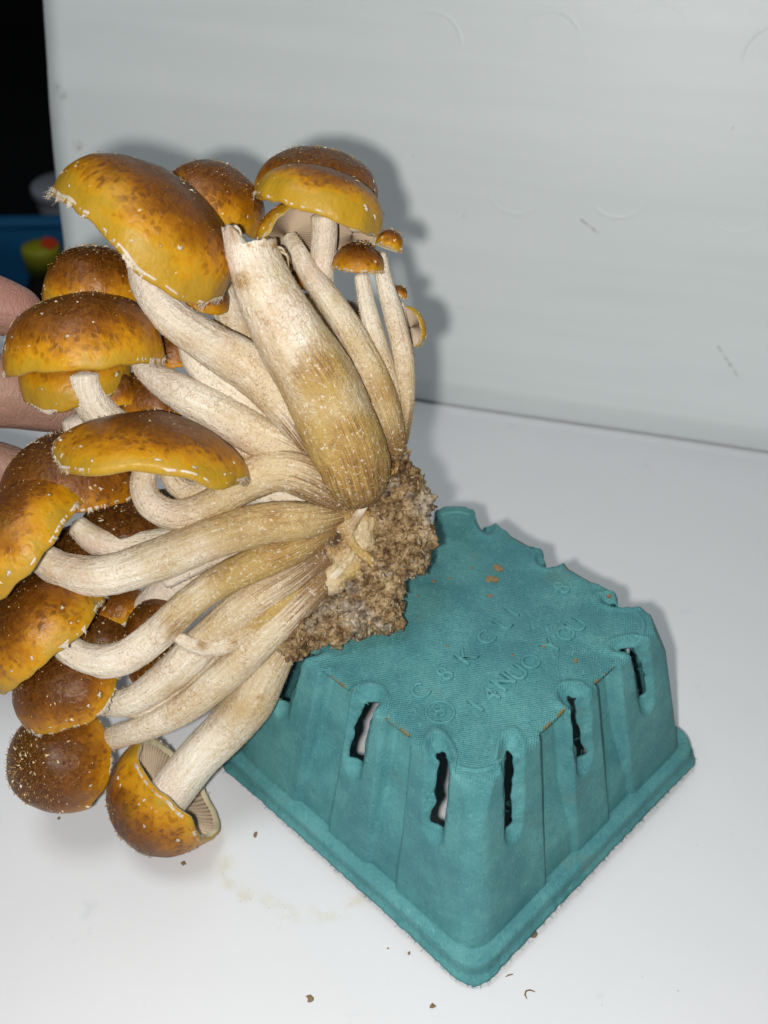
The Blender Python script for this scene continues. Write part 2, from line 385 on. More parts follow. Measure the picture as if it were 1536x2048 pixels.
# backdrop board: leans back, its foot rolls under
prof = []
RB = .020
for k in range(10):
    a = math.radians(90 * (1 - k / 9)); prof.append((RB * math.sin(a) ** 1.0 * 0.32 * (1 - k / 9) ** .6, RB * (1 - math.sin(a))))
prof = [(p_, q_ + .0006) for p_, q_ in prof]
for k in range(1, 21): prof.append((math.tan(LEAN) * .5 * k / 20 + (.0012 * math.sin(k * .9)), RB + .5 * k / 20))
V = []; nb_ = 60
edge_j = [nz((k * .35, 3, 1)) * .0016 + nz((k * 2.1, 7, 1)) * .0008 for k in range(len(prof))]
for side in (0, .005):
    for k, (d_, z_) in enumerate(prof):
        for j in range(nb_ + 1):
            u = j / nb_ * .62
            if j == 0: u += edge_j[k]
            q = BL + BD * u + BN * (d_ + side + .0015 * nz((u * 6, z_ * 6, 0))) ; V.append((q[0], q[1], z_))
n_ = len(prof); nc = nb_ + 1
Fb = grid_faces(n_, nc, False) + [tuple(reversed(f)) for f in grid_faces(n_, nc, False, n_ * nc)]
o2 = n_ * nc
for k in range(n_ - 1):
    Fb.append((k * nc, (k + 1) * nc, o2 + (k + 1) * nc, o2 + k * nc)); Fb.append((k * nc + nb_, o2 + k * nc + nb_, o2 + (k + 1) * nc + nb_, (k + 1) * nc + nb_))
for j in range(nb_):
    Fb.append(((n_ - 1) * nc + j, (n_ - 1) * nc + j + 1, o2 + (n_ - 1) * nc + j + 1, o2 + (n_ - 1) * nc + j)); Fb.append((j, o2 + j, o2 + j + 1, j + 1))
bo = mesh('backdrop_board', V, Fb, MB)
tag(bo, 'large white backdrop board with faint embossed arcs leaning behind the mushrooms', 'board')

# ------------------------------------------------------------------ teal pulp basket, upside down
BC = np.array([0.0279, 0.2762]); BYAW = math.radians(45 - 0.42); BH = .0762
B_TOP, B_BOT, B_RIM = .0512, .0634, .0672
def build_basket():
    root = empty('pulp_basket', (BC[0], BC[1], 0))
    tag(root, 'teal moulded paper pulp produce basket with side slots, upside down on the white table', 'basket')
    ns = 150; N = ns * 4
    # rows: (half, z, corner radius, v) ; v = distance from the top edge (negative on the flat)
    rows = []
    for k in range(16): rows.append((B_TOP * (0.03 + .74 * k / 15), BH, .002 + .004 * k / 15, None))
    inset0 = B_TOP * .23 - .0008
    for k in range(15): 
        ins = inset0 * (1 - (k + 1) / 16) + .0022 * ((k + 1) / 16); rows.append((B_TOP - ins, BH, .0045, -ins))
    slope = (B_BOT - B_TOP) / (BH - .0105)
    for k in range(5):
        a = math.radians(k / 4 * 80); rows.append((B_TOP - .0022 + .0022 * math.sin(a), BH - .0022 * (1 - math.cos(a)), .0045, -.0022 + .0009 * k))
    L = BH - .0022 - .0105
    for k in range(1, 78):
        f = k / 77; rows.append((B_TOP + (B_BOT - B_TOP) * f, BH - .0022 - L * f, .0045 + .0055 * f, .0018 + L * f))
    wall_end = len(rows)
    for a_, z_ in ((.0002, .0100), (.0006, .0096), (.0030, .0094), (.0037, .0091), (.0040, .0085), (.0041, .0074), (.00415, .0060), (.0042, .0046), (.0043, .0034), (.0047, .0022), (.0056, .0015), (.0061, .0008)):
        rows.append((B_BOT + a_ * 1.0, z_, .0105, .99))
    V = np.zeros((len(rows), N, 3)); dirt = np.zeros((len(rows), N)); weave = np.zeros((len(rows), N)); hole = np.zeros((len(rows), N), bool)
    slots = (.165, .5, .835)
    sfr = np.array([(j % ns) / ns for j in range(N)]); side = np.array([j // ns for j in range(N)])
    jit = np.array([noise.noise(Vector((j * .13, 4.2, 0))) for j in range(N)])
    for i, (half, z, rc, v) in enumerate(rows):
        for j in range(N):
            s = sfr[j]; k = side[j]; t = -1 + 2 * s
            # proud ribs round the slots and at the corners, recessed panels between
            rec = 0.0
            for c0, c1 in ((.315, .430), (.610, .700)):
                d = max(c0 - s, s - c1, 0) ; rec = max(rec, 1 - min(1, d / .016) ** 1.3)
            vv = 1.0 if v is None else v
            on_wall = v is not None and i < wall_end
            off = 0.0; zo = 0.0
            if on_wall:
                if v > -.001: off -= rec * (.0054 * min(1, max(.30, (BH - .014 - v) / .03)) + .0024 * max(0, 1 - v / .008) ** 1.4)
                if v < .001: zo -= .0012 * rec * max(0, 1 + v / .004)
                if rec > .3 and abs(v) < .0024 and v < .003: dirt[i, j] = (noise.noise(Vector((s * 30 + k * 9, 1, 5))) > -.05) * .9 * rec
                g = 0.0
                for q in slots:
                    ds = (s - q) * 2 * half + .0006 * noise.noise(Vector((v * 260, q * 9 + k * 3, 2)))
                    top = -.0072; bot = .040
                    wd = .0050
                    de = max(0, top + .004 - v, v - (bot - .012)); r_ = math.hypot(ds * (1.0 if v < .02 else 1 + (v - .02) * 18), de)
                    g = max(g, max(0, 1 - (r_ / wd) ** 2))
                    # raised lip where the notch breaks the flat
                    if v < .004: zo += .0009 * math.exp(-((r_ - .0062) / .0012) ** 2)
                    hw = (.0027 if k == 3 else .0019) + .0009 * noise.noise(Vector((v * 300, q * 5 + k * 7.3, 8))) + .0003 * noise.noise(Vector((v * 1500, q * 5 + k * 7.3, 1)))
                    tear = .0006 * math.sin(v * 160 + q * 6 + k * 2) + (.010 - v) * (.07 if k == 3 else -.03)
                    if -.0060 < v < .028 + .002 * noise.noise(Vector((k, q * 4, 3))) and abs(ds - tear) < hw * min(1, max(.0, (v + .0062) / .004)) ** .5: hole[i, j] = True
                g = g ** .8
                off -= .0030 * g * min(1, max(0, (v + .006) / .008)); zo -= .0024 * g * min(1, max(0, 1 - (v - .002) / .012)) if v < .014 else 0
                weave[i, j] = (1 - min(1, g * 1.6)) * (1 if v < -.001 else max(.05, 1 - (v + .001) / .004))
            if v is None: weave[i, j] = 1
            h2 = half + off
            # a point of the square, then rounded corner
            u = t * h2 if not on_wall else t * half
            x, y = u, -h2
            c = h2 - rc
            ax, ay = abs(x), abs(y)
            if ax > c and ay > c and rc > 0:
                dx, dy = ax - c, ay - c; dl = math.hypot(dx, dy)
                m_ = max(dx, dy); f = rc / dl
                ax, ay = c + dx * f * m_ / rc, c + dy * f * m_ / rc
                x = math.copysign(ax, x); y = -ay
            # sides of the lip bow upwards between the corners, slightly wavy
            zz = z + zo
            if i >= wall_end:
                bow = (1 - abs(t) ** 5) * .0036; zz = z + bow * (1 if z < .005 else max(.35, 1 - (z - .005) / .004)) + .0004 * jit[j] * (1 if z < .006 else 0); 
                wob = .0005 * jit[(j * 3) % N]; y += wob if z < .006 else 0
            a = k * math.pi / 2
            px_, py_ = x * math.cos(a) - y * math.sin(a), x * math.sin(a) + y * math.cos(a)
            # chamfer of the top corners, below a curved ridge
            qd = abs(px_) + abs(py_); lim = 2 * B_TOP - .0082
            e = (qd - lim) * .75 + (zz - BH) * .50
            if i < wall_end and e > 0 and qd > 2 * B_TOP * .8:
                px_ -= math.copysign(.545 * e, px_); py_ -= math.copysign(.545 * e, py_); zz -= .364 * e
            V[i, j] = (px_, py_, zz)
    # handmade unevenness
    Vf = V.reshape(-1, 3)
    for q in range(len(Vf)):
        p = Vf[q]; Vf[q, 2] += .0003 * nz(p, 45, 3); e_ = .0003 * nz(p, 60, 9); Vf[q, 0] += e_; Vf[q, 1] += e_ * .6
    Fc = []
    nr = len(rows)
    for i in range(nr - 1):
        for j in range(N):
            j2 = (j + 1) % N
            if hole[i, j] and hole[i + 1, j] or (hole[i, j] and hole[i, j2]): continue
            Fc.append((i * N + j, (i + 1) * N + j, (i + 1) * N + j2, i * N + j2))
    # soften the torn outline of the holes
    ec = {}
    for f in Fc:
        for a_, b_ in zip(f, f[1:] + f[:1]): e_ = (min(a_, b_), max(a_, b_)); ec[e_] = ec.get(e_, 0) + 1
    nbv = {}
    for (a_, b_), q in ec.items():
        if q == 1 and N * 3 < a_ < (nr - 2) * N and N * 3 < b_ < (nr - 2) * N: nbv.setdefault(a_, []).append(b_); nbv.setdefault(b_, []).append(a_)
    for _ in range(6):
        new = {a_: .5 * Vf[a_] + .5 * Vf[q].mean(0) for a_, q in nbv.items()}
        for a_, q in new.items(): Vf[a_] = q
    Vl = Vf.tolist(); cidx = len(Vl); Vl.append([0, 0, float(Vf[:N, 2].mean())])
    for j in range(N): Fc.append((j, (j + 1) % N, cidx))
    Vl = np.array(Vl); ca, sa = math.cos(BYAW), math.sin(BYAW)
    W = np.c_[Vl[:, 0] * ca - Vl[:, 1] * sa + BC[0], Vl[:, 0] * sa + Vl[:, 1] * ca + BC[1], Vl[:, 2] + .0006]
    body = mesh('basket_body', W, Fc, M_PULP, root, True, {'dirt': np.r_[dirt.ravel(), 0], 'weave': np.r_[weave.ravel(), 1]})
    md = body.modifiers.new('thickness', 'SOLIDIFY'); md.thickness = .0013; md.offset = -1
    # raised lettering and mark
    d_along = np.array([math.cos(math.radians(44.5)), math.sin(math.radians(44.5)), 0])
    up_ = np.array([-d_along[1], d_along[0], 0])
    def letter(ch, x, y, size=.0092, rot=0.0):
        cu = bpy.data.curves.new('letter', 'FONT'); cu.body = ch; cu.size = size; cu.extrude = .00055; cu.bevel_depth = .00042; cu.bevel_resolution = 2; cu.offset = -.00022
        cu.align_x = 'CENTER'; cu.align_y = 'CENTER'
        to = bpy.data.objects.new('tmp', cu); COL.objects.link(to)
        dg = bpy.context.evaluated_depsgraph_get(); me = bpy.data.meshes.new_from_object(to.evaluated_get(dg)); bpy.data.objects.remove(to)
        me.name = 'raised_letter'; me.materials.clear(); me.materials.append(M_PULP)
        for nm, vv in (('dirt', 0.0), ('weave', .0)):
            at = me.attributes.new(nm, 'FLOAT', 'POINT'); at.data.foreach_set('value', [vv] * len(me.vertices))
        me.polygons.foreach_set('use_smooth', [True] * len(me.polygons))
        o = bpy.data.objects.new('raised_letter', me); COL.objects.link(o); o.parent = root; o.matrix_parent_inverse = wm(root).inverted()
        c = on_z(x, y, BH); m = Matrix.Identity(4)
        for q in range(3):
            m[q][0] = d_along[q]; m[q][1] = up_[q]; m[q][2] = (0, 0, 1)[q]; m[q][3] = c[q]
        m[2][3] = BH + .0006
        o.matrix_basis = m
        return o
    for ch, x, y in (('C', 840, 1388), ('8', 890, 1352), ('K', 932, 1318), ('C', 972, 1280), ('L', 1006, 1252), ('I', 1024, 1228), ('8', 1124, 1180),
                     ('1', 952, 1416), ('4', 982, 1394), ('N', 1008, 1368), ('U', 1036, 1350), ('O', 1062, 1328), ('Y', 1104, 1296), ('O', 1132, 1272), ('U', 1154, 1254)):
        letter(ch, x, y)
    letter('S', 880, 1427, .0064)
    cc = on_z(880, 1427, BH); V = []; R_, r_ = .0046, .0006
    for i in range(40):
        a = 2 * math.pi * i / 40
        for j in range(8):
            b = 2 * math.pi * j / 8; V.append((cc[0] + (R_ + r_ * math.cos(b)) * math.cos(a), cc[1] + (R_ + r_ * math.cos(b)) * math.sin(a), BH + .0007 + r_ * math.sin(b)))
    Fr = [((i * 8 + j), ((i + 1) % 40 * 8 + j), ((i + 1) % 40 * 8 + (j + 1) % 8), (i * 8 + (j + 1) % 8)) for i in range(40) for j in range(8)]
    mesh('raised_ring', V, Fr, M_PULP, root, True, {'dirt': np.zeros(320), 'weave': np.zeros(320)})
    # raised curved ridge above each chamfered corner
    for k in range(4):
        a0 = BYAW + math.pi / 4 + k * math.pi / 2; V = []
        n = 22
        for i in range(n):
            a = math.radians(-62 + 124 * i / (n - 1)); cx = (B_TOP - .0052) * math.sqrt(2) - .0112 + .0095 * math.cos(a); cy = .0095 * math.sin(a)
            x_ = BC[0] + cx * math.cos(a0) - cy * math.sin(a0); y_ = BC[1] + cx * math.sin(a0) + cy * math.cos(a0)
            nx, ny = math.cos(a0 + a), math.sin(a0 + a); rr = .0009 * math.sin(math.pi * i / (n - 1)) ** .4 + .0001
            for j in range(8):
                b = 2 * math.pi * j / 8; V.append((x_ + nx * rr * math.cos(b), y_ + ny * rr * math.cos(b), BH + .0004 + .75 * rr * math.sin(b)))
        mesh('corner_ridge', V, grid_faces(n, 8), M_PULP, root, True, {'dirt': np.zeros(n * 8), 'weave': np.full(n * 8, .5)})
    # frayed paper fibres in the slots and along the lip
    V = []; Fc2 = []
    def fibre(p, d, L, wd):
        p = np.array(p); d = np.array(d); d = d / np.linalg.norm(d); q = np.cross(d, RNG.normal(size=3)); q = q / np.linalg.norm(q) * wd
        b = len(V); m_ = p + d * L * .5 + RNG.normal(size=3) * L * .15
        V.extend([p - q, p + q, m_ + q * .7, m_ - q * .7, p + d * L]); Fc2.append((b, b + 1, b + 2, b + 3)); Fc2.append((b + 3, b + 2, b + 4))
    bord = np.argwhere(hole)
    for (i, j) in bord[RNG.permutation(len(bord))[:150]]:
        fibre(W[i * N + j], RNG.normal(size=3) * [1, 1, .8], .0022, .00006)
    base = (nr - 1) * N
    for j in RNG.integers(0, N, 700):
        p = W[base + j]; o = p[:2] - BC; o = o / np.linalg.norm(o)
        fibre(p, (o[0] + RNG.normal() * .8, o[1] + RNG.normal() * .8, -.05), RNG.uniform(.0006, .0019), .00007)
    mesh('paper_fibres', V, Fc2, M_PULP, root, False, {'dirt': np.zeros(len(V)), 'weave': np.zeros(len(V))})['kind'] = 'stuff'
    return root
build_basket()

# ------------------------------------------------------------------ the mushroom cluster
CL = empty('mushroom_cluster', P3(700, 1280, 40))
tag(CL, 'big clump of golden brown scaly mushrooms with pale curved stalks held over the teal basket', 'mushrooms')

def catmull(pts, n):
    pts = np.array(pts, float); K = len(pts); ext = np.vstack([2 * pts[0] - pts[1], pts, 2 * pts[-1] - pts[-2]])
    out = []
    for t in np.linspace(0, K - 1 - 1e-9, n):
        i = int(t); f = t - i; p0, p1, p2, p3 = ext[i], ext[i + 1], ext[i + 2], ext[i + 3]
        out.append(.5 * ((2 * p1) + (-p0 + p2) * f + (2 * p0 - 5 * p1 + 4 * p2 - p3) * f * f + (-p0 + 3 * p1 - 3 * p2 + p3) * f ** 3))
    return np.array(out)

def stalk(pts, yel=.5, fuzz=160, lump=.06, name='stalk', mat=None, seg=36, open_top=False, flat=1.0, bruise_shade=(), age=0.0):
    """pts: (x, y, dz, width) in photo pixels from the cap end to the base"""
    n = max(24, int(sum(math.hypot(a[0] - b[0], a[1] - b[1]) for a, b in zip(pts, pts[1:])) / 6))
    C = catmull(pts, n)
    ctr = np.array([P3(c[0], c[1], c[2]) for c in C]); rad = np.array([c[3] * .5 * pxs(c[1]) for c in C])
    T = np.gradient(ctr, axis=0); T /= np.linalg.norm(T, axis=1)[:, None]
    ref = np.cross(T[0], BCK); ref /= np.linalg.norm(ref)
    V = []; sv = []; tt = []; br = []; Nn = []; so = random.uniform(0, 90)
    L = np.r_[0, np.cumsum(np.linalg.norm(np.diff(ctr, axis=0), axis=1))]
    for i in range(n):
        ref = ref - T[i] * (ref @ T[i]); ref /= np.linalg.norm(ref); bi = np.cross(T[i], ref)
        if i in (0,) and not open_top: sc = .8
        else: sc = 1
        for j in range(seg):
            a = 2 * math.pi * j / seg; d = math.cos(a) * ref + math.sin(a) * bi * flat
            p = ctr[i] + d * rad[i]
            k = 1 + lump * noise.noise(Vector((math.cos(a) * 1.3 + so, math.sin(a) * 1.3, L[i] * 55))) + lump * .28 * noise.noise(Vector((math.cos(a) * 4 + so, math.sin(a) * 4, L[i] * 45))) \
                + lump * .35 * noise.noise(Vector((p * 420).tolist())) + lump * .35 * noise.noise(Vector((p * 1000).tolist()))
            if open_top and i < 7:                                     # torn upper edge
                pass
            V.append(ctr[i] + d * rad[i] * k * sc); Nn.append(d)
            sv.append((math.cos(a) * 2.2 + so, math.sin(a) * 2.2, L[i] * 22)); tt.append(min(1, i / (n - 1) * (1 - age) + age))
            bv = 0
            if bruise_shade and d @ BCK > -.2:
                e_ = V[-1] - EYE; zz_ = e_ @ FWD; vx, vy = 768 + F * (e_ @ RGT) / zz_, 1024 - F * (e_ @ UPV) / zz_
                for (bx, by, brad) in bruise_shade: bv = max(bv, 1 - min(1, math.hypot(vx - bx, vy - by) / brad))
            br.append(bv)
    V = np.array(V); Nn = np.array(Nn)
    Fc = grid_faces(n, seg)
    c0 = len(V); V = np.vstack([V, ctr[0] - T[0] * rad[0] * .3, ctr[-1] + T[-1] * rad[-1] * .4])
    for j in range(seg):
        Fc.append((c0, (j + 1) % seg, j)); Fc.append((c0 + 1, (n - 1) * seg + j, (n - 1) * seg + (j + 1) % seg))
    sv += [sv[0], sv[-1]]; tt += [0, 1]; br += [0, 0]
    o = mesh(name, V, Fc, mat or M_STALK, CL, True, {'sv': sv, 'tt': tt, 'yel': np.full(len(V), min(1, yel * 1.25 + .05)), 'bruise_shade': br})
    # upstanding fibres and little curled scales
    if fuzz:
        FV = []; FF = []; fk = []
        area = int(fuzz * 5)
        for _ in range(area):
            i = int(min(n - 2, max(1, (random.random() ** .75) * (n - 1)))); j = random.randrange(seg)
            p = V[i * seg + j]; nn = Nn[i * seg + j]; s_ = pxs(C[i][1])
            dark = random.random() < .38
            Lf = random.uniform(2, 5.5) * s_ * (1.7 if random.random() < .08 else 1); wd = random.uniform(.3, .7) * s_
            dr = nn * random.uniform(.25, .9) - T[i] * random.uniform(-.4, .9) + RNG.normal(size=3) * .35
            if dark: dr = nn * .12 - T[i] * .3 + np.cross(nn, T[i]) * random.uniform(-1, 1)
            dr /= np.linalg.norm(dr); q = np.cross(dr, nn + RNG.normal(size=3) * .2); q = q / (np.linalg.norm(q) + 1e-9) * wd
            b = len(FV); m_ = p + dr * Lf * .55 + nn * Lf * .08; tip = m_ + (dr * .6 + RNG.normal(size=3) * .35) * Lf * .6
            p0 = p + nn * (.25 * s_ if dark else -.3 * s_)
            FV.extend([p0 - q, p0 + q, m_ + q * .7, m_ - q * .7, tip]); FF += [(b, b + 1, b + 2, b + 3), (b + 3, b + 2, b + 4)]
            fk += [random.uniform(.12, .38) if dark else random.uniform(.48, .76) - .22 * yel] * 5
        fo = mesh('stalk_fibres', FV, FF, M_FLECK, o, False, {'k': fk}); fo['kind'] = 'stuff'
    return o

def cap(cx, cy, dz, axis, R, h, tone=0.0, m=2.15, wave=.048, drop=(), rad=(), flecks=70, veil=(), stub=60, gills=True, lump=.034, curl=.07, flaps=6, label=None):
    """centre of the rim in pixels, axis (right, up, towards camera) to the apex, R and h in pixels"""
    s = pxs(cy); c = P3(cx, cy, dz); A = axis[0] * RGT + axis[1] * UPV + axis[2] * BCK; A = A / np.linalg.norm(A)
    e1 = RGT - A * (RGT @ A); e1 /= np.linalg.norm(e1); e2 = np.cross(A, e1)
    R *= s; h *= s; nt = 72; n = 30; so = random.uniform(0, 99)
    def per(lst, th):                      # smooth bumps listed as (angle, amount, halfwidth)
        q = 0
        for (a, amt, w_) in lst:
            d = abs((th - math.radians(a) + math.pi) % (2 * math.pi) - math.pi) / math.radians(w_)
            if d < 1: q += amt * (.5 + .5 * math.cos(math.pi * d))
        return q
    ph = [random.uniform(0, 6.28) for _ in range(5)]
    V = []; rr = []; lc = []
    prof = []
    for i in range(n + 1):
        t = 1 - (1 - i / n) ** 1.25; f = t * math.pi / 2
        prof.append((math.sin(f) ** (2 / m) if m < 2 else math.sin(f) ** .97, math.cos(f) ** (2 / m), t))
    for (r_, z_, t) in ((.995, -curl * .6, 1.01), (.975, -curl, 1.03), (.94, -curl * 1.05, 1.08), (.90, -curl * .7, 1.14), (.87, -.01, 1.2)):
        prof.append((r_, z_ * R / h, t))
    nr = len(prof)
    for (r_, z_, t) in prof:
        for j in range(nt):
            th = 2 * math.pi * j / nt; tc = min(1, t)
            wv = sum(wave * a_ * math.sin(k * th + ph[k - 1]) for k, a_ in ((1, .6), (2, .9), (3, .7), (4, .5), (5, .4)))
            rf = 1 + (wv * .5 + per(rad, th)) * tc ** 2 + (.035 * noise.noise(Vector((math.cos(th) * 3.5 + so, math.sin(th) * 3.5, 2))) + .02 * noise.noise(Vector((math.cos(th) * 9 + so, math.sin(th) * 9, 2)))) * tc ** 5
            dp = (per(drop, th) + wv * .7) * tc ** 3 + .05 * noise.noise(Vector((math.cos(th) * 4 + so, math.sin(th) * 4, 7))) * tc ** 6
            x, y = r_ * R * rf * math.cos(th), r_ * R * rf * math.sin(th); z = z_ * h - dp * R
            p = c + x * e1 + y * e2 + z * A
            d = (p - c + A * .2 * h); d /= np.linalg.norm(d) + 1e-9
            p = p + d * R * (lump * nz(p, 1.3 / R, so) + lump * .5 * nz(p, 3.2 / R, so) + lump * .16 * nz(p, 9 / R, so))
            V.append(p); rr.append(t); lc.append((math.cos(th) + so, math.sin(th), t))
    V = np.array(V); Fc = grid_faces(nr, nt)
    G = V.reshape(nr, nt, 3)
    o = mesh('cap', V, Fc, M_CAP, CL, True, {'rr': rr, 'lc': lc, 'tone': np.full(len(V), tone)})
    # gills under the cap
    if gills:
        ng = 70; GV = []; ed = []; rws = 10
        lip = G[-1]
        base_c = c + A * h * .10
        for i in range(rws):
            f = i / (rws - 1)
            for j in range(ng * 2):
                th = 2 * math.pi * j / (ng * 2); k = j * nt / (ng * 2); k0 = int(k) % nt; fr = k - int(k)
                lp = lip[k0] * (1 - fr) + lip[(k0 + 1) % nt] * fr
                lp = lp + (lp - c) * .03
                p = lp * (1 - f * .985) + base_c * f * .985 + A * (h * .16 * math.sin(f * math.pi) )
                up = (j % 2) * (.35 + .65 * math.sin(min(1, f * 3) * math.pi / 2)) * R * .08
                p = p + A * up; GV.append(p); ed.append(1.0 - (j % 2))
        mesh('gills', GV, grid_faces(rws, ng * 2), M_GILL, o, False, {'edge': ed})
    def surf(i, j):
        i = min(nr - 3, max(1, i)); a = G[i + 1, j] - G[i - 1, j]; b = G[i, (j + 1) % nt] - G[i, j - 1]
        nn = np.cross(b, a); nn /= np.linalg.norm(nn) + 1e-12
        if nn @ (G[i, j] - c) < 0 and i < n - 2: nn = -nn
        a = a / (np.linalg.norm(a) + 1e-12)
        return G[i, j], nn, a
    # pale hooked scales over the skin, bristly brown stubble at the top
    FV = []; FF = []; fk = []
    def chip(p, nn, dn, Ls, wd, lift, kv):
        q = np.cross(nn, dn); q /= np.linalg.norm(q) + 1e-9
        b = len(FV); tw = q * random.uniform(-.6, .6)
        tip = p + (dn + tw) * Ls + nn * lift
        FV.extend([p - q * wd - nn * .4 * s, p + q * wd - nn * .4 * s, p + q * wd * .8 + dn * Ls * .5 + nn * lift * .75, p - q * wd * .9 + dn * Ls * .4 + nn * lift * .9, tip, p + dn * Ls * .45 + nn * lift * 1.25])
        FF.extend([(b, b + 1, b + 2, b + 5), (b, b + 5, b + 3), (b + 3, b + 5, b + 4), (b + 5, b + 2, b + 4)]); fk.extend([kv] * 6)
    for _ in range(int(flecks * .75)):
        t = random.random(); t = t ** .8 if random.random() < .6 else .35 * random.random()
        p, nn, dn = surf(int(t * n), random.randrange(nt))
        sz = s * random.choice((2.2, 3, 3.5, 4.5, 6.5)) * random.uniform(.8, 1.15)
        chip(p, nn, dn, sz * random.uniform(.8, 1.6), sz * random.uniform(.22, .5), sz * random.uniform(.2, .6), random.uniform(.6, 1))
    for _ in range(int(stub * 2)):
        t = .55 * random.random() ** .7
        p, nn, dn = surf(int(t * n), random.randrange(nt)); sz = s * random.uniform(2, 5)
        chip(p, nn, dn, sz * 1.0, sz * .16, sz * random.uniform(.4, 1.0), random.uniform(0.0, .5))
    if FV:
        fo = mesh('cap_scales', FV, FF, M_FLECK, o, False, {'k': fk}); fo['kind'] = 'stuff'
    # white veil shreds along parts of the rim: ragged strips hanging off the edge
    VV = []; VF = []
    if veil:
        nv = 360; st = []
        for j in range(nv):
            th = 2 * math.pi * j / nv; a = 0
            for (a0, w_, amt) in veil:
                d = abs((th - math.radians(a0) + math.pi) % (2 * math.pi) - math.pi) / math.radians(w_)
                if d < 1: a = max(a, amt * (1 - d ** 4))
            n1_ = noise.noise(Vector((math.cos(th) * 2.6, math.sin(th) * 2.6, so))); n2_ = noise.noise(Vector((math.cos(th) * 8, math.sin(th) * 8, so + 5))); n3_ = noise.noise(Vector((math.cos(th) * 28, math.sin(th) * 28, so + 9)))
            wdt = .8 * a * (.06 + .60 * max(0, n1_ + .05) + .50 * n2_ + .45 * n3_ + random.uniform(-.12, .12))
            st.append(max(0, wdt))
        for j in range(nv):
            k = j * nt / nv; k0 = int(k) % nt; fr = k - int(k); k1 = (k0 + 1) % nt
            g = lambda i: G[i, k0] * (1 - fr) + G[i, k1] * fr
            wpx = st[j] * s; rad_ = g(n) - c; rad_ = rad_ - A * (rad_ @ A); rad_ /= np.linalg.norm(rad_)
            jt = RNG.normal(size=3) * wpx * .035
            up_i = n - 1 - int(round(1.6 * min(1, st[j] / 12) * (1 + noise.noise(Vector((j * .09, so, 3))))))
            kk_ = min(1, st[j] / 16) * max(0, .05 + .9 * noise.noise(Vector((j * .13, so, 3)))); p0 = g(n) * (1 - kk_) + g(n - 1) * kk_ + rad_ * .3 * s; p1 = g(n) + rad_ * (.5 * s + wpx * .10); w6 = min(1, st[j] / 7) ** .8; p2 = g(n) * (1 - w6) + g(n + 2) * w6 + rad_ * (.4 * s + wpx * .15) - A * wpx * .35 + jt
            p3 = g(n) * (1 - w6) + g(n + 2) * w6 - A * wpx + rad_ * wpx * (.25 + .5 * noise.noise(Vector((j * .12, so, 9)))) + jt * 2.2
            VV.extend([p0, p1, p2, p3])
        for j in range(nv):
            j2 = (j + 1) % nv
            if st[j] > .5 and st[j2] > .5:
                for i in range(3): VF.append((j * 4 + i, j2 * 4 + i, j2 * 4 + i + 1, j * 4 + i + 1))
    if veil:
        for _ in range(1300):
            j = random.randrange(nv)
            if st[j] < 1.2: continue
            b = len(VV); q0 = VV[j * 4 + 2] * random.random() + VV[j * 4 + 1] * random.random() * .5; q0 = VV[j * 4 + 1] + (VV[j * 4 + 3] - VV[j * 4 + 1]) * random.random()
            Lf = random.uniform(.4, 1.15) * (st[j] + 3) * s; dr = -A * random.uniform(.2, 1) + (q0 - c) / R * random.uniform(-.1, .7) + RNG.normal(size=3) * .45; dr /= np.linalg.norm(dr)
            w0 = np.cross(dr, RNG.normal(size=3)); w0 = w0 / np.linalg.norm(w0) * random.uniform(.2, .6) * s
            VV.extend([q0 - w0, q0 + w0, q0 + dr * Lf]); VF.append((b, b + 1, b + 2))
    # loose shreds stuck to the skin near the rim
    for _ in range(flaps if veil else flaps // 2):
        p, nn, dn = surf(int(n * random.uniform(.66, .97)), random.randrange(nt)); sz = s * random.uniform(2.5, 8.5); q = np.cross(nn, dn)
        b = len(VV); K = 13
        VV.append(p + nn * sz * .30)
        for k in range(K):
            a = 2 * math.pi * k / K; rr_ = sz * random.choice((.3, .45, .8, 1.1)) * random.uniform(.7, 1.1)
            VV.append(p + (q * math.cos(a) + dn * math.sin(a) * .8) * rr_ + nn * sz * random.uniform(-.02, .22))
        VF += [(b, b + 1 + k, b + 1 + (k + 1) % K) for k in range(K)]
    if VF:
        vo = mesh('veil_shreds', VV, VF, M_VEIL, o, True)
        md = vo.modifiers.new('thickness', 'SOLIDIFY'); md.thickness = .35 * s; md.offset = 0
        vo['kind'] = 'stuff'
    return o

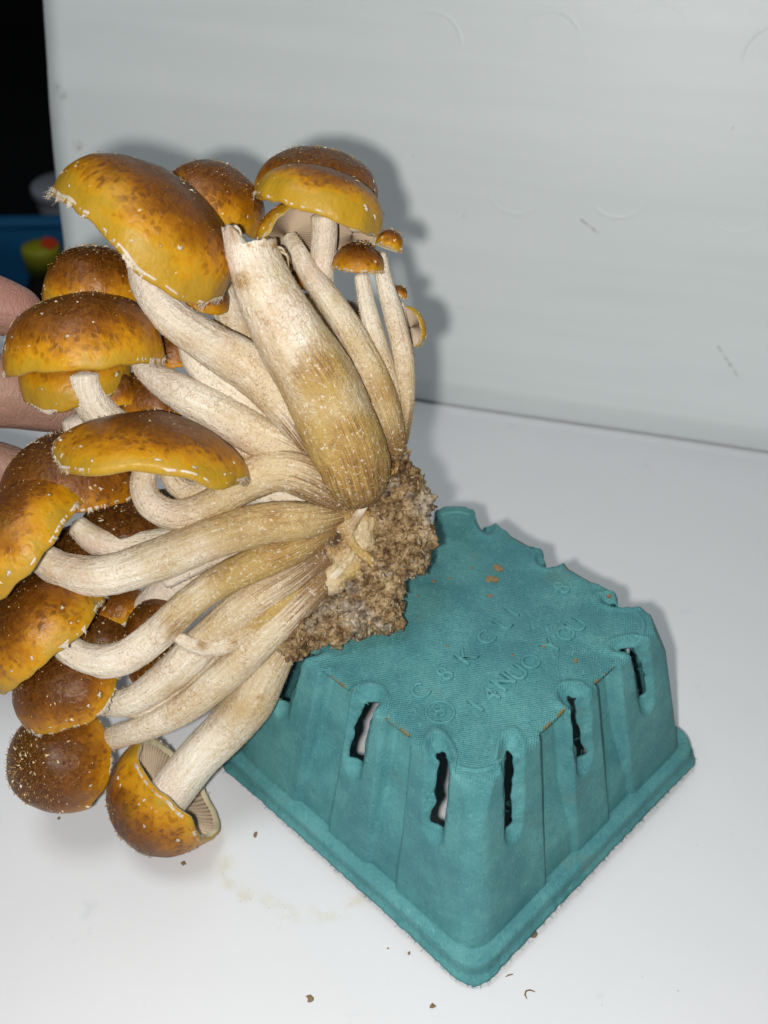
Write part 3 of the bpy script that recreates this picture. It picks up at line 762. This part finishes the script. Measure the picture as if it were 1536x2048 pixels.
# --- stalks (x, y, dz, width)
# torn thick stalk, in front of the others
def torn_stalk():
    pts = [(498, 484, -95, 104), (508, 520, -95, 104), (540, 600, -95, 122), (590, 690, -90, 142), (640, 770, -75, 152), (676, 848, -58, 154), (700, 910, -40, 150), (712, 955, -22, 138), (718, 985, 0, 96)]
    o = stalk(pts, .95, 400, .05, seg=48, open_top=True, age=.14, bruise_shade=((640, 730, 75), (600, 745, 40), (700, 860, 60), (715, 925, 70), (740, 945, 50), (480, 560, 30), (455, 570, 22), (470, 492, 12), (498, 490, 12), (525, 490, 12), (548, 492, 12), (700, 960, 50), (660, 950, 40)))
    me = o.data; seg = 48
    co = np.array([v.co for v in me.vertices]); n = (len(co) - 2) // seg
    c0 = co[:seg].mean(0); up = co[:seg].mean(0) - co[seg * 3:seg * 4].mean(0); up /= np.linalg.norm(up)
    for j in range(seg):
        p = co[j]; q = p - c0
        xr, zb = (q @ RGT) / pxs(480), (q @ BCK) / pxs(480)
        lift = 5.0 * noise.noise(Vector((j * .45, 1, 1))) + 5 * noise.noise(Vector((j * 1.7, 4, 1)))
        if xr < -14: lift += 38 * min(1, (-xr - 14) / 4) + 5 * noise.noise(Vector((j * 1.3, 5, 1)))
        if xr > 36: lift += -6
        for i in range(6):
            co[i * seg + j] += up * lift * pxs(480) * (1 - i / 6) ** 1.6
            if lift > 12: co[i * seg + j] += (-q / np.linalg.norm(q)) * pxs(480) * 5 * (1 - i / 6)
    co[n * seg] = c0 - up * 8 * pxs(480)
    me.vertices.foreach_set('co', co.ravel()); me.update()
    return o
torn_stalk()
for q_ in (((552, 494, -90), (566, 498, -96), (574, 516, -92)), ((556, 500, -90), (574, 512, -94), (578, 540, -88)), ((548, 496, -100), (562, 520, -108), (560, 548, -106)),
           ((470, 452, -96), (480, 462, -104), (484, 486, -106)), ((446, 560, -86), (434, 552, -84), (420, 532, -82), (408, 500, -84))):
    stalk([(x_, y_, z_, 7 - 5 * i_ / (len(q_) - 1)) for i_, (x_, y_, z_) in enumerate(q_)], .3, 0, .25, name='torn_shred', seg=8)
stalk([(283, 508, -40, 58), (296, 570, -50, 66), (345, 635, -55, 76), (420, 688, -52, 86), (490, 730, -45, 94), (550, 785, -35, 92), (600, 850, -20, 80), (650, 930, 0, 60)], .22, 330)
stalk([(372, 672, 20, 42), (396, 725, 15, 60), (455, 775, 10, 66), (530, 822, 5, 64), (590, 870, 0, 58), (650, 940, 10, 50)], .18, 260)
stalk([(272, 700, 60, 44), (296, 742, 10, 52), (350, 780, -15, 70), (430, 822, -18, 84), (510, 866, -15, 90), (580, 900, -5, 88), (650, 950, 5, 70)], .34, 420)
stalk([(578, 474, 26, 34), (594, 502, 8, 38), (620, 548, 5, 46), (668, 612, 0, 54), (715, 690, -8, 62), (755, 775, -10, 64), (782, 850, -5, 54), (796, 905, 0, 40)], .55, 220, bruise_shade=((775, 780, 60), (790, 880, 30)))
stalk([(648, 430, 10, 54), (648, 480, 15, 52), (644, 540, 25, 48), (652, 620, 50, 46), (690, 720, 60, 50), (760, 840, 50, 50), (790, 920, 30, 40)], .4, 80)
stalk([(612, 590, 60, 32), (640, 640, 60, 40), (690, 720, 60, 56), (745, 810, 50, 60), (780, 900, 30, 45)], .35, 120)
stalk([(722, 548, 15, 30), (734, 610, 15, 36), (756, 690, 15, 40), (784, 780, 15, 36), (800, 870, 10, 28)], .3, 130)
stalk([(760, 505, 35, 26), (768, 560, 30, 36), (790, 640, 25, 42), (808, 720, 22, 42), (812, 800, 18, 34), (804, 885, 12, 24)], .3, 130)
stalk([(800, 604, 60, 16), (806, 660, 55, 26), (816, 730, 45, 28), (812, 830, 30, 24)], .45, 40)
stalk([(812, 672, 60, 20), (814, 730, 50, 24), (808, 830, 30, 20)], .5, 30)
# curled stalk of the wide cap
stalk([(292, 930, -30, 50), (286, 975, -42, 52), (306, 1012, -50, 58), (356, 1030, -48, 60), (425, 1008, -40, 66), (495, 962, -36, 80), (560, 940, -40, 88), (620, 955, -35, 90), (680, 995, -15, 70)], .42, 360, .07)
stalk([(335, 940, -20, 36), (352, 968, -18, 44), (385, 985, -18, 46), (440, 975, -15, 50), (520, 950, -10, 50)], .1, 90)
stalk([(395, 888, 10, 30), (450, 892, 0, 42), (520, 905, -8, 52), (600, 930, -10, 56)], .9, 200)
stalk([(78, 1112, -70, 60), (130, 1142, -75, 72), (210, 1152, -78, 80), (310, 1122, -75, 82), (420, 1078, -68, 84), (520, 1050, -60, 84), (600, 1042, -45, 78), (660, 1032, -25, 55), (700, 1020, 0, 40)], .62, 300, bruise_shade=((545, 1030, 40),))
stalk([(150, 1048, -5, 44), (195, 1082, -5, 58), (260, 1092, 0, 58), (340, 1080, 5, 54), (440, 1060, 10, 50), (560, 1030, 10, 50)], .15, 120)
stalk([(118, 1282, -60, 52), (170, 1318, -62, 64), (240, 1318, -62, 68), (310, 1272, -60, 66), (380, 1205, -60, 64), (460, 1152, -58, 64), (550, 1112, -50, 66), (620, 1082, -35, 56), (680, 1040, -10, 40)], .72, 340, bruise_shade=((345, 1255, 46), (560, 1105, 50)))
stalk([(330, 1165, 0, 30), (420, 1118, -10, 40), (510, 1088, -10, 42), (600, 1066, -5, 40)], .25, 200)
stalk([(260, 1250, 70, 50), (350, 1170, 60, 80), (450, 1120, 45, 90), (560, 1090, 20, 80), (640, 1060, 10, 60)], .12, 200)
stalk([(150, 1390, 20, 44), (205, 1406, 2, 50), (270, 1398, -20, 60), (345, 1345, -28, 70), (420, 1272, -34, 74), (500, 1205, -36, 76), (580, 1155, -28, 70), (650, 1105, -10, 50)], .32, 460)
stalk([(352, 1272, -64, 22), (392, 1292, -66, 32), (440, 1294, -62, 34), (500, 1262, -56, 38), (560, 1210, -46, 40), (620, 1155, -25, 36), (670, 1110, 0, 30)], .75, 180, bruise_shade=((405, 1290, 20), (470, 1285, 12)))
stalk([(230, 1412, 10, 40), (310, 1412, 0, 44), (390, 1370, -8, 46), (470, 1300, -14, 44), (560, 1220, -12, 40)], .15, 120)
stalk([(180, 1496, 60, 44), (232, 1474, 10, 48), (300, 1452, -18, 54), (380, 1408, -30, 62), (460, 1342, -40, 68), (530, 1272, -44, 70), (600, 1205, -34, 62), (660, 1150, -15, 50)], .3, 460)
stalk([(285, 1660, -20, 84), (330, 1600, -12, 88), (395, 1518, 5, 88), (450, 1462, 14, 92), (500, 1402, 6, 96), (535, 1335, 2, 88), (575, 1275, 5, 70), (640, 1200, 20, 50)], .35, 260, .03, bruise_shade=((520, 1395, 14),))
stalk([(148, 835, 30, 50), (160, 870, 40, 52), (210, 905, 50, 56), (300, 930, 60, 60)], .1, 40)
stalk([(166, 745, -55, 62), (170, 775, -52, 66), (188, 812, -40, 72), (225, 850, -20, 74), (290, 885, 20, 70), (400, 900, 40, 60)], .1, 60)
stalk([(430, 560, 60, 60), (465, 640, 60, 70), (520, 730, 50, 70), (600, 850, 30, 60)], .6, 160)
stalk([(640, 600, 110, 50), (700, 700, 100, 60), (760, 820, 70, 50)], .8, 60)
stalk([(400, 1010, 30, 50), (500, 985, 25, 60), (600, 1000, 15, 60), (680, 1020, 10, 40)], .2, 120)
stalk([(400, 1110, 60, 60), (520, 1060, 50, 70), (640, 1040, 30, 60)], .2, 80)
# pale flesh of the shared base, cut open, and its ridges
stalk([(742, 990, -14, 12), (716, 1030, -26, 22), (700, 1070, -32, 20), (716, 1100, -36, 20), (742, 1122, -38, 18), (752, 1150, -30, 10)], .85, 20, .14, name='flesh_ridge', bruise_shade=((716, 1050, 40),))
stalk([(640, 1178, -30, 8), (670, 1150, -38, 16), (700, 1118, -40, 16), (712, 1085, -36, 10)], .5, 10, .14, name='flesh_ridge')
# --- caps: centre, depth, axis(right, up, towards camera), radius, height
LV = [(270, 100, 9)]
cap(283, 480, -50, (.55, .80, .22), 188, 138, tone=.14, m=2.5, wave=.05, drop=((300, .10, 60), (180, .03, 40)), flecks=40, stub=50, veil=((180, 45, 22), (225, 40, 17), (270, 25, 12), (345, 32, 24), (310, 30, 9)), flaps=16)
cap(418, 432, 90, (.32, .88, .28), 112, 110, tone=0.0, m=2.3, flecks=30, stub=120)
cap(632, 402, 90, (.10, .93, .30), 130, 108, tone=-.04, m=2.4, flecks=30, stub=110, veil=((200, 40, 12),))
cap(637, 425, -20, (.30, .91, .20), 130, 88, tone=.26, m=2.3, wave=.04, flecks=14, stub=10, veil=((185, 30, 18), (240, 40, 6)), flaps=10)
cap(584, 478, 30, (-.62, .58, -.50), 78, 58, tone=.05, wave=.06, flecks=26, stub=20, veil=((90, 180, 7),))
cap(704, 470, 70, (.15, .78, -.58), 56, 30, tone=.1, flecks=8, stub=4, veil=((270, 120, 4),))
cap(716, 538, 5, (.13, .95, .22), 53, 52, tone=-.06, flecks=46, stub=30, veil=((270, 110, 8),), curl=.10)
cap(777, 495, 45, (.32, .90, .15), 29, 36, tone=.06, flecks=20, stub=20, veil=((270, 110, 6),))
cap(750, 440, 80, (.4, .9, .2), 16, 22, tone=.1, flecks=4, stub=4, gills=False)
cap(797, 592, 66, (.25, .92, .28), 18, 22, tone=0, flecks=14, stub=8, veil=((270, 110, 5),), gills=False)
cap(820, 655, 62, (.80, .30, -.48), 43, 26, tone=.22, flecks=10, stub=8, veil=((90, 180, 4),))
cap(586, 574, 40, (.1, .93, .25), 29, 34, tone=.02, flecks=14, stub=10, veil=((300, 60, 9),))
cap(690, 645, 150, (.1, .9, .3), 42, 46, tone=-.1, flecks=10, stub=40)
cap(192, 598, 40, (0, .93, .30), 104, 106, tone=-.05, m=2.3, flecks=120, stub=150)
cap(172, 722, -60, (-.08, .96, .20), 153, 132, tone=.02, m=2.35, wave=.02, flecks=130, stub=90, veil=((348, 26, 24), (195, 18, 9)), flaps=10)
cap(153, 762, 30, (-.06, .82, .50), 114, 92, tone=.20, m=2.3, flecks=14, stub=6, veil=((215, 60, 9), (270, 60, 8)))
cap(302, 930, -90, (.12, .98, .07), 190, 106, tone=.16, m=1.55, wave=.045, drop=((180, -.02, 50), (225, .06, 30), (285, -.08, 40), (0, .02, 50)), flecks=30, stub=20, veil=((185, 40, 15), (232, 40, 11), (290, 50, 7), (350, 40, 14)), flaps=22)
cap(142, 985, 10, (-.06, .92, .34), 131, 122, tone=-.17, m=2.3, flecks=110, stub=100, veil=((300, 50, 14), (260, 40, 5)))
cap(62, 1098, -90, (-.70, .64, .30), 150, 118, tone=.06, m=2.4, wave=.03, flecks=70, stub=60, veil=((30, 50, 16), (340, 50, 9)), flaps=8)
cap(100, 1274, -50, (-.60, .73, .30), 136, 122, tone=.03, m=2.3, wave=.03, flecks=70, stub=60, veil=((15, 50, 20), (330, 50, 10)), flaps=8)
cap(142, 1372, -5, (-.36, .68, .62), 114, 100, tone=-.06, m=2.2, wave=.05, flecks=90, stub=60, veil=((300, 60, 11), (225, 50, 12), (0, 40, 10)), flaps=14)
cap(134, 1516, 30, (-.45, .10, .88), 110, 120, tone=-.06, m=2.1, wave=.02, flecks=120, stub=260, veil=((10, 40, 10),))
cap(350, 1580, 20, (-.78, -.60, -.07), 122, 138, tone=.0, m=2.3, wave=.05, drop=((90, .14, 70), (20, -.05, 40)), rad=((320, .10, 50),), flecks=60, stub=200, veil=((240, 120, 10), (60, 80, 7)), flaps=14)
# smaller and half hidden ones between the stalks
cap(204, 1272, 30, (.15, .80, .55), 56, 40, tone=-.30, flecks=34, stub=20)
cap(316, 1262, 20, (-.50, .80, .30), 62, 66, tone=-.08, flecks=30, stub=20)
cap(238, 1222, 90, (-.3, .85, .4), 62, 56, tone=.06, flecks=20, stub=10, veil=((300, 70, 14),))
cap(345, 1215, 120, (.2, .9, .3), 60, 56, tone=.0, flecks=20, stub=10)
cap(338, 636, 20, (-.30, .90, .28), 52, 62, tone=-.02, flecks=24, stub=20, veil=((250, 70, 22),))
cap(405, 604, 30, (.35, .86, .36), 56, 54, tone=-.08, flecks=24, stub=20)
cap(348, 722, 60, (-.1, .92, .35), 48, 60, tone=-.06, flecks=20, stub=10)
cap(310, 812, 70, (0, .9, .4), 86, 80, tone=-.12, flecks=30, stub=20)
cap(232, 800, 10, (.1, .9, .4), 40, 60, tone=-.02, flecks=14, stub=10)
cap(310, 1332, 50, (-.3, .7, .65), 58, 40, tone=-.04, flecks=24, stub=10, veil=((240, 60, 8),))
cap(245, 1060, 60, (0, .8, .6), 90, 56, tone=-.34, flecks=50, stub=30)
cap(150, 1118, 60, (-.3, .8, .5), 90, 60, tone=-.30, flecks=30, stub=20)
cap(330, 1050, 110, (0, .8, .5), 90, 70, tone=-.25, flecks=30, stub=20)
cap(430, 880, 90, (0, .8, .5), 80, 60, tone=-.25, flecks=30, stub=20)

# --- lump of growing medium at the foot
def blob_mesh(blobs, voxel, amp, name, mat, parent):
    bm = bmesh.new()
    for (x, y, dz, r) in blobs:
        m_ = Matrix.Translation(Vector(P3(x, y, dz).tolist())) @ Matrix.Diagonal((1, 1, 1, 1))
        bmesh.ops.create_icosphere(bm, subdivisions=3, radius=r * pxs(y), matrix=m_)
    me = bpy.data.meshes.new('tmp'); bm.to_mesh(me); bm.free()
    to = bpy.data.objects.new('tmp', me); COL.objects.link(to)
    md = to.modifiers.new('r', 'REMESH'); md.mode = 'VOXEL'; md.voxel_size = voxel
    dg = bpy.context.evaluated_depsgraph_get(); m2 = bpy.data.meshes.new_from_object(to.evaluated_get(dg)); bpy.data.objects.remove(to)
    nv = len(m2.vertices); co = np.empty(nv * 3); m2.vertices.foreach_get('co', co); co = co.reshape(-1, 3)
    nn = np.array([v.normal for v in m2.vertices])
    d = np.empty(nv)
    for i in range(nv):
        p = co[i]
        a = noise.noise(Vector((p * 75).tolist())); b = noise.noise(Vector((p * 210).tolist())); c_ = noise.noise(Vector((p * 520).tolist())); e = noise.noise(Vector((p * 1100).tolist()))
        d[i] = a * 1.0 + (abs(b) * 1.5 - .4) + .6 * c_ + .38 * e
    co2 = co + nn * (d * amp)[:, None]
    m2.vertices.foreach_set('co', co2.ravel()); m2.update()
    m2.polygons.foreach_set('use_smooth', [True] * len(m2.polygons))
    m2.name = name; m2.materials.clear(); m2.materials.append(mat)
    at = m2.attributes.new('k', 'FLOAT', 'POINT'); at.data.foreach_set('value', np.zeros(nv, dtype=np.float32))
    o = bpy.data.objects.new(name, m2); COL.objects.link(o); o.parent = parent; o.matrix_parent_inverse = wm(parent).inverted()
    return o, co2, nn
fl, fco, fnn = blob_mesh([(655, 985, -8, 36), (690, 1012, 2, 40), (690, 1058, -2, 40), (655, 1088, -6, 34), (720, 1085, -8, 32), (700, 1125, -10, 36), (664, 1160, -14, 32), (626, 1190, -14, 27),
                          (592, 1222, -12, 21), (566, 1248, -8, 16), (725, 1040, 2, 34), (745, 985, 10, 34), (780, 935, 16, 24), (640, 1040, -6, 36), (615, 1110, -4, 34), (600, 1160, -6, 34)], .0007, .00035, 'base_flesh', M_STALK, CL)
def pix(p):
    e_ = p - EYE; z_ = e_ @ FWD; return 768 + F * (e_ @ RGT) / z_, 1024 - F * (e_ @ UPV) / z_
at_ = {'sv': [], 'tt': [], 'yel': [], 'bruise_shade': []}
for p in fco:
    x, y = pix(p); at_['sv'].append((p[0] * 300, p[1] * 300, p[2] * 60)); at_['tt'].append(.66); at_['yel'].append(min(1, max(0, .62 + .6 * nz(p, 60))))
    bv = 0
    for bx, by, br_ in ((695, 998, 66), (668, 1078, 50), (740, 1010, 34), (640, 1110, 40), (603, 1205, 24), (780, 930, 36), (735, 975, 40)): bv = max(bv, 1.7 * (1 - min(1, math.hypot(x - bx, y - by) / br_)))  # browning plus shade of the dark crevices between stalk bases, painted into the colour
    at_['bruise_shade'].append(bv)
for k_, a_ in at_.items():
    a_ = np.array(a_, dtype=np.float32)
    if a_.ndim == 1: q_ = fl.data.attributes.new(k_, 'FLOAT', 'POINT'); q_.data.foreach_set('value', a_)
    else: q_ = fl.data.attributes.new(k_, 'FLOAT_VECTOR', 'POINT'); q_.data.foreach_set('vector', a_.ravel())
sub, sco, snn = blob_mesh([(806, 968, 20, 40), (824, 1010, 30, 44), (818, 1062, 22, 52), (800, 1110, 10, 56), (765, 1040, 20, 44), (770, 1150, -2, 52), (742, 1120, 10, 50), (752, 1205, -4, 52),
                           (772, 1236, 4, 30), (702, 1226, -22, 44), (655, 1250, -26, 40), (612, 1266, -26, 38), (582, 1288, -20, 30), (735, 1180, -14, 40), (640, 1230, 15, 50), (775, 1010, 0, 36), (795, 940, 22, 24), (720, 1250, 10, 34)],
                          .0006, .0024, 'growing_medium', M_SUB, CL)
# loose flakes and fibres stuck to it
V = []; Fc = []; kk = []
for i in RNG.integers(0, len(sco), 3000):
    p = sco[i]; nn = snn[i]; sz = RNG.uniform(.0003, .0010) * (1.8 if RNG.random() < .08 else 1)
    d = RNG.normal(size=3); d = d - nn * (d @ nn) * .65 + nn * .25; d /= np.linalg.norm(d); q = np.cross(d, RNG.normal(size=3)); q /= np.linalg.norm(q); r_ = np.cross(d, q)
    el = RNG.uniform(.8, 2.8); b = len(V); wd = sz * RNG.uniform(.15, .6)
    V.extend([p - nn * sz * .4 - q * wd, p - nn * sz * .4 + q * wd, p + r_ * wd * .7, p + d * sz * el + q * wd * .4, p + d * sz * el * .8 - q * wd * .5])
    Fc.extend([(b, b + 1, b + 3, b + 4), (b + 1, b + 2, b + 3), (b + 2, b, b + 4), (b + 2, b + 4, b + 3)]); kk += [.03 + .97 * RNG.random()] * 5
mesh('medium_flakes', V, Fc, M_SUB, CL, False, {'k': kk})['kind'] = 'stuff'
stalk([(798, 945, 8, 22), (808, 925, 6, 14), (816, 908, 2, 9), (822, 900, 0, 4)], .9, 20, .2, name='twig', mat=M_SUB, seg=10)
stalk([(676, 1282, 10, 20), (692, 1290, 6, 24), (706, 1293, 6, 20), (712, 1292, 6, 10)], .5, 0, .12, name='dark_droplet', mat=m_plain('dark_resin', (0.045, 0.010, 0.006), .18, .5), seg=14)

# ------------------------------------------------------------------ the hand holding the clump, from the left behind the caps
def build_hand():
    bm = bmesh.new()
    def tube(pts):
        C = catmull(pts, 40)
        for c in C:
            m_ = Matrix.Translation(Vector(P3(c[0], c[1], c[2]).tolist())); bmesh.ops.create_icosphere(bm, subdivisions=2, radius=c[3] * pxs(c[1]), matrix=m_)
    tube([(-330, 640, 70, 78), (-190, 590, 45, 66), (-95, 585, 40, 58), (-20, 606, 40, 62), (28, 622, 45, 56), (52, 632, 50, 44)])           # thumb
    tube([(-330, 800, 80, 78), (-160, 790, 50, 78), (-60, 782, 40, 80), (20, 785, 50, 76), (80, 805, 75, 62), (130, 822, 95, 48)])          # index
    tube([(-340, 880, 130, 70), (-170, 905, 95, 62), (-60, 925, 75, 58), (10, 935, 85, 52), (70, 950, 120, 42)])                            # middle
    tube([(-340, 950, 150, 62), (-180, 1000, 120, 56), (-70, 1040, 110, 52), (0, 1060, 130, 46), (50, 1080, 160, 38)])                      # ring
    tube([(-340, 1010, 160, 55), (-200, 1085, 150, 46), (-100, 1130, 150, 42), (-30, 1160, 160, 36), (10, 1175, 180, 30)])                  # little
    for k in range(6): tube([(-340 - 45 * k, 690 + 8 * k, 90 + 5 * k, 84), (-345 - 45 * k, 800, 110, 92), (-350 - 45 * k, 900, 130, 88), (-350 - 45 * k, 1000 - 10 * k, 150, 70)])
    tube([(-560, 830, 130, 130), (-760, 860, 150, 118), (-1000, 900, 170, 125), (-1300, 950, 200, 140)])
    me = bpy.data.meshes.new('tmp'); bm.to_mesh(me); bm.free(); to = bpy.data.objects.new('tmp', me); COL.objects.link(to)
    md = to.modifiers.new('r', 'REMESH'); md.mode = 'VOXEL'; md.voxel_size = .0012
    sm = to.modifiers.new('s', 'SMOOTH'); sm.iterations = 6; sm.factor = .5
    dg = bpy.context.evaluated_depsgraph_get(); m2 = bpy.data.meshes.new_from_object(to.evaluated_get(dg)); bpy.data.objects.remove(to)
    m2.polygons.foreach_set('use_smooth', [True] * len(m2.polygons)); m2.materials.clear(); m2.materials.append(M_SKIN); m2.name = 'hand'
    o = bpy.data.objects.new('hand', m2); COL.objects.link(o)
    tag(o, 'bare hand gripping the mushroom clump from behind its caps', 'hand')
    return o
build_hand()

# ------------------------------------------------------------------ crumbs
M_CRUMB = m_plain('crumb', (0.36, 0.25, 0.13), .8, .15, .75, 900)
def crumb(x, y, z, size, label, group, el=1.0, ang=0.0, name='crumb'):
    c = on_z(x, y, z); s = size * np.linalg.norm(c - EYE) / F
    bm = bmesh.new(); bmesh.ops.create_icosphere(bm, subdivisions=2, radius=1)
    so = random.uniform(0, 99)
    for v in bm.verts:
        k = .75 + .55 * noise.noise(v.co * 1.4 + Vector((so, 0, 0))) + .25 * noise.noise(v.co * 4 + Vector((so, 0, 0)))
        v.co = Vector((v.co.x * k * s * el, v.co.y * k * s, max(-.4, v.co.z * k) * s * .55))
    bm.transform(Matrix.Translation(Vector((c[0], c[1], z + .20 * s))) @ Matrix.Rotation(ang, 4, 'Z'))
    me = bpy.data.meshes.new(name); bm.to_mesh(me); bm.free(); me.materials.append(M_CRUMB)
    o = bpy.data.objects.new(name, me); COL.objects.link(o); tag(o, label, 'crumb', group); return o
TB = 'crumbs scattered on the white table'; BB = 'crumbs lying on the basket'
crumb(1065, 1868, 0, 9, 'larger brown crumb on the white table beside the basket corner', TB, 1.3, .3)
crumb(620, 1997, 0, 8, 'ragged dark brown crumb alone on the bare white table', TB, 1.2, 5)
crumb(865, 2013, 0, 6, 'small tan crumb on the white table in front of the basket corner', TB, 1.1, 3)
for x, y, sz in ((818, 1907, 3.5), (745, 1785, 3), (776, 1897, 2)):
    crumb(x, y, 0, sz, 'tiny brown speck on the white table near the basket rim', TB, 1.3, x)
for x, y, sz in ((367, 1727, 6), (118, 1637, 4)):
    crumb(x, y, 0, sz, 'small dark crumb on the white table below the hanging caps', TB, 1.0, x)
crumb(511, 1670, 0, 4, 'thin brown sliver on the white table between lowest cap and basket', TB, 2.4, 1.5)
crumb(997, 1137, BH + .0006, 9, 'slim tan crumb on the basket lying next to a broader, longer one', BB, 1.6, -.5)
crumb(985, 1160, BH + .0006, 11, 'broadest and longest tan crumb on the upturned basket', BB, 1.8, -.5)
crumb(1218, 1193, BH + .0006, 6, 'brown crumb at a notch in the far edge of the upturned basket', BB, 1.2, 1.0)
for x, y, sz in ((980, 1192, 5), (868, 1163, 5), (900, 1157, 3), (837, 1193, 3), (1087, 1292, 6), (1151, 1322, 6), (944, 1136, 3), (1026, 1310, 3), (895, 1292, 3)):
    crumb(x, y, BH + .0006, sz, 'small round tan crumb on the upturned teal basket', BB, 1.3, x)
def fibre_thing(pts, label):
    V = []; n = len(pts); s = .0003
    P = [on_z(x, y, 0) for x, y in pts]
    for i, p in enumerate(P):
        d = P[min(n - 1, i + 1)] - P[max(0, i - 1)]; d /= np.linalg.norm(d); q = np.array([-d[1], d[0], 0]) * s * (1 if 0 < i < n - 1 else .4)
        for dx, dzz in ((1, 0), (0, 1.6), (-1, 0), (0, -.2)): V.append(p + q * dx + np.array([0, 0, s * (dzz + .3)]))
    o = mesh('plant_fibre', V, grid_faces(n, 4), M_CRUMB); tag(o, label, 'fibre')
fibre_thing([(1070, 1984), (1060, 1980), (1052, 1982), (1050, 1990), (1054, 1998)], 'hooked brown fibre on the white table in front of the basket')
fibre_thing([(1026, 1949), (1018, 1950), (1011, 1954)], 'short straight brown fibre on the white table close to the basket corner')

# ------------------------------------------------------------------ things in the dark room beyond the board
def at(x, y, Z): return EYE + Z * ray(x, y)
BZ = -.35
# blue bin
q = at(20, 452, 1.40); bx = empty('storage_bin', (q[0], q[1], BZ)); tag(bx, 'blue plastic bin in the dark behind the backdrop board', 'bin')
Mbl = m_plain('blue_plastic', (0.022, 0.17, 0.36), .45, .4)
top = q[2]; W_, D_ = .42, .26; th = .004; hgt = top - BZ; cx_, cy_ = q[0] - .06, q[1] - D_ / 2
for nm, dx, dy, sx, sy in (('side_wall', 0, -D_ / 2, W_, th), ('side_wall', 0, D_ / 2, W_, th), ('side_wall', -W_ / 2, 0, th, D_ - th * 1.2), ('side_wall', W_ / 2, 0, th, D_ - th * 1.2)):
    box(nm, (cx_ + dx, cy_ + dy, BZ + hgt / 2), sx, sy, hgt, Mbl, bx)
box('bottom', (cx_, cy_, BZ + .003), W_ - th * 1.2, D_ - th * 1.2, .006, Mbl, bx)
for dy in (-D_ / 2 - .004, D_ / 2 + .004): box('rim', (cx_, cy_ + dy, top + .004), W_ + .024, .02, .008, Mbl, bx, 0, .002)
for dx in (-W_ / 2 - .004, W_ / 2 + .004): box('rim', (cx_ + dx, cy_, top + .0038), .016, D_ - .013, .0074, Mbl, bx, 0, .002)
# bottle with yellow lid
q = at(80, 492, 1.22); bt = empty('bottle', (q[0], q[1], BZ)); tag(bt, 'dark bottle with a yellow lid marked red, in front of the blue bin', 'bottle')
hb = q[2] - BZ; rl = 38 * 1.22 / F
lathe('bottle_body', [(.001, 0), (rl * 1.25, .002), (rl * 1.3, .008), (rl * 1.3, hb * .62), (rl * 1.2, hb * .72), (rl * .9, hb - .034), (rl * .88, hb - .022)], (q[0], q[1], BZ), m_plain('brown_glass', (0.02, 0.012, 0.008), .2, .5), bt)
Myl = m_plain('yellow_plastic', (0.40, 0.38, 0.02), .45, .4)
ld = lathe('lid', [(rl * .9, hb - .0285), (rl, hb - .028), (rl, hb - .003), (rl * .95, hb), (rl * .2, hb), (.0005, hb)], (q[0], q[1], BZ), Myl, bt)
V = [(q[0] + .0, q[1], q[2] + .0012)]; 
for k in range(13):
    a = math.radians(-40 + 130 * k / 12); V.append((q[0] + rl * .93 * math.cos(a), q[1] + rl * .93 * math.sin(a), q[2] + .0012))
mesh('red_mark', V, [(0, k, k + 1) for k in range(1, 13)], m_plain('red_paint', (0.75, 0.07, 0.02), .5, .3), ld, False)
# white tub
q = at(130, 366, 1.62); rt = 66 * 1.62 / F; tb_ = empty('tub', (q[0], q[1], BZ)); tag(tb_, 'pale plastic tub behind the blue bin in the dark', 'tub'); ht = q[2] - BZ
Mwt = m_plain('pale_plastic', (0.45, 0.47, 0.52), .5, .3)
lathe('tub_body', [(.001, 0), (rt * .85, 0), (rt * .87, .004), (rt * .97, ht - .014)], (q[0], q[1], BZ), Mwt, tb_)
lathe('tub_lid', [(rt * 1.0, ht - .015), (rt * 1.03, ht - .014), (rt * 1.03, ht - .002), (rt, ht), (rt * .2, ht - .001), (.0005, ht - .001)], (q[0], q[1], BZ), Mwt, tb_)
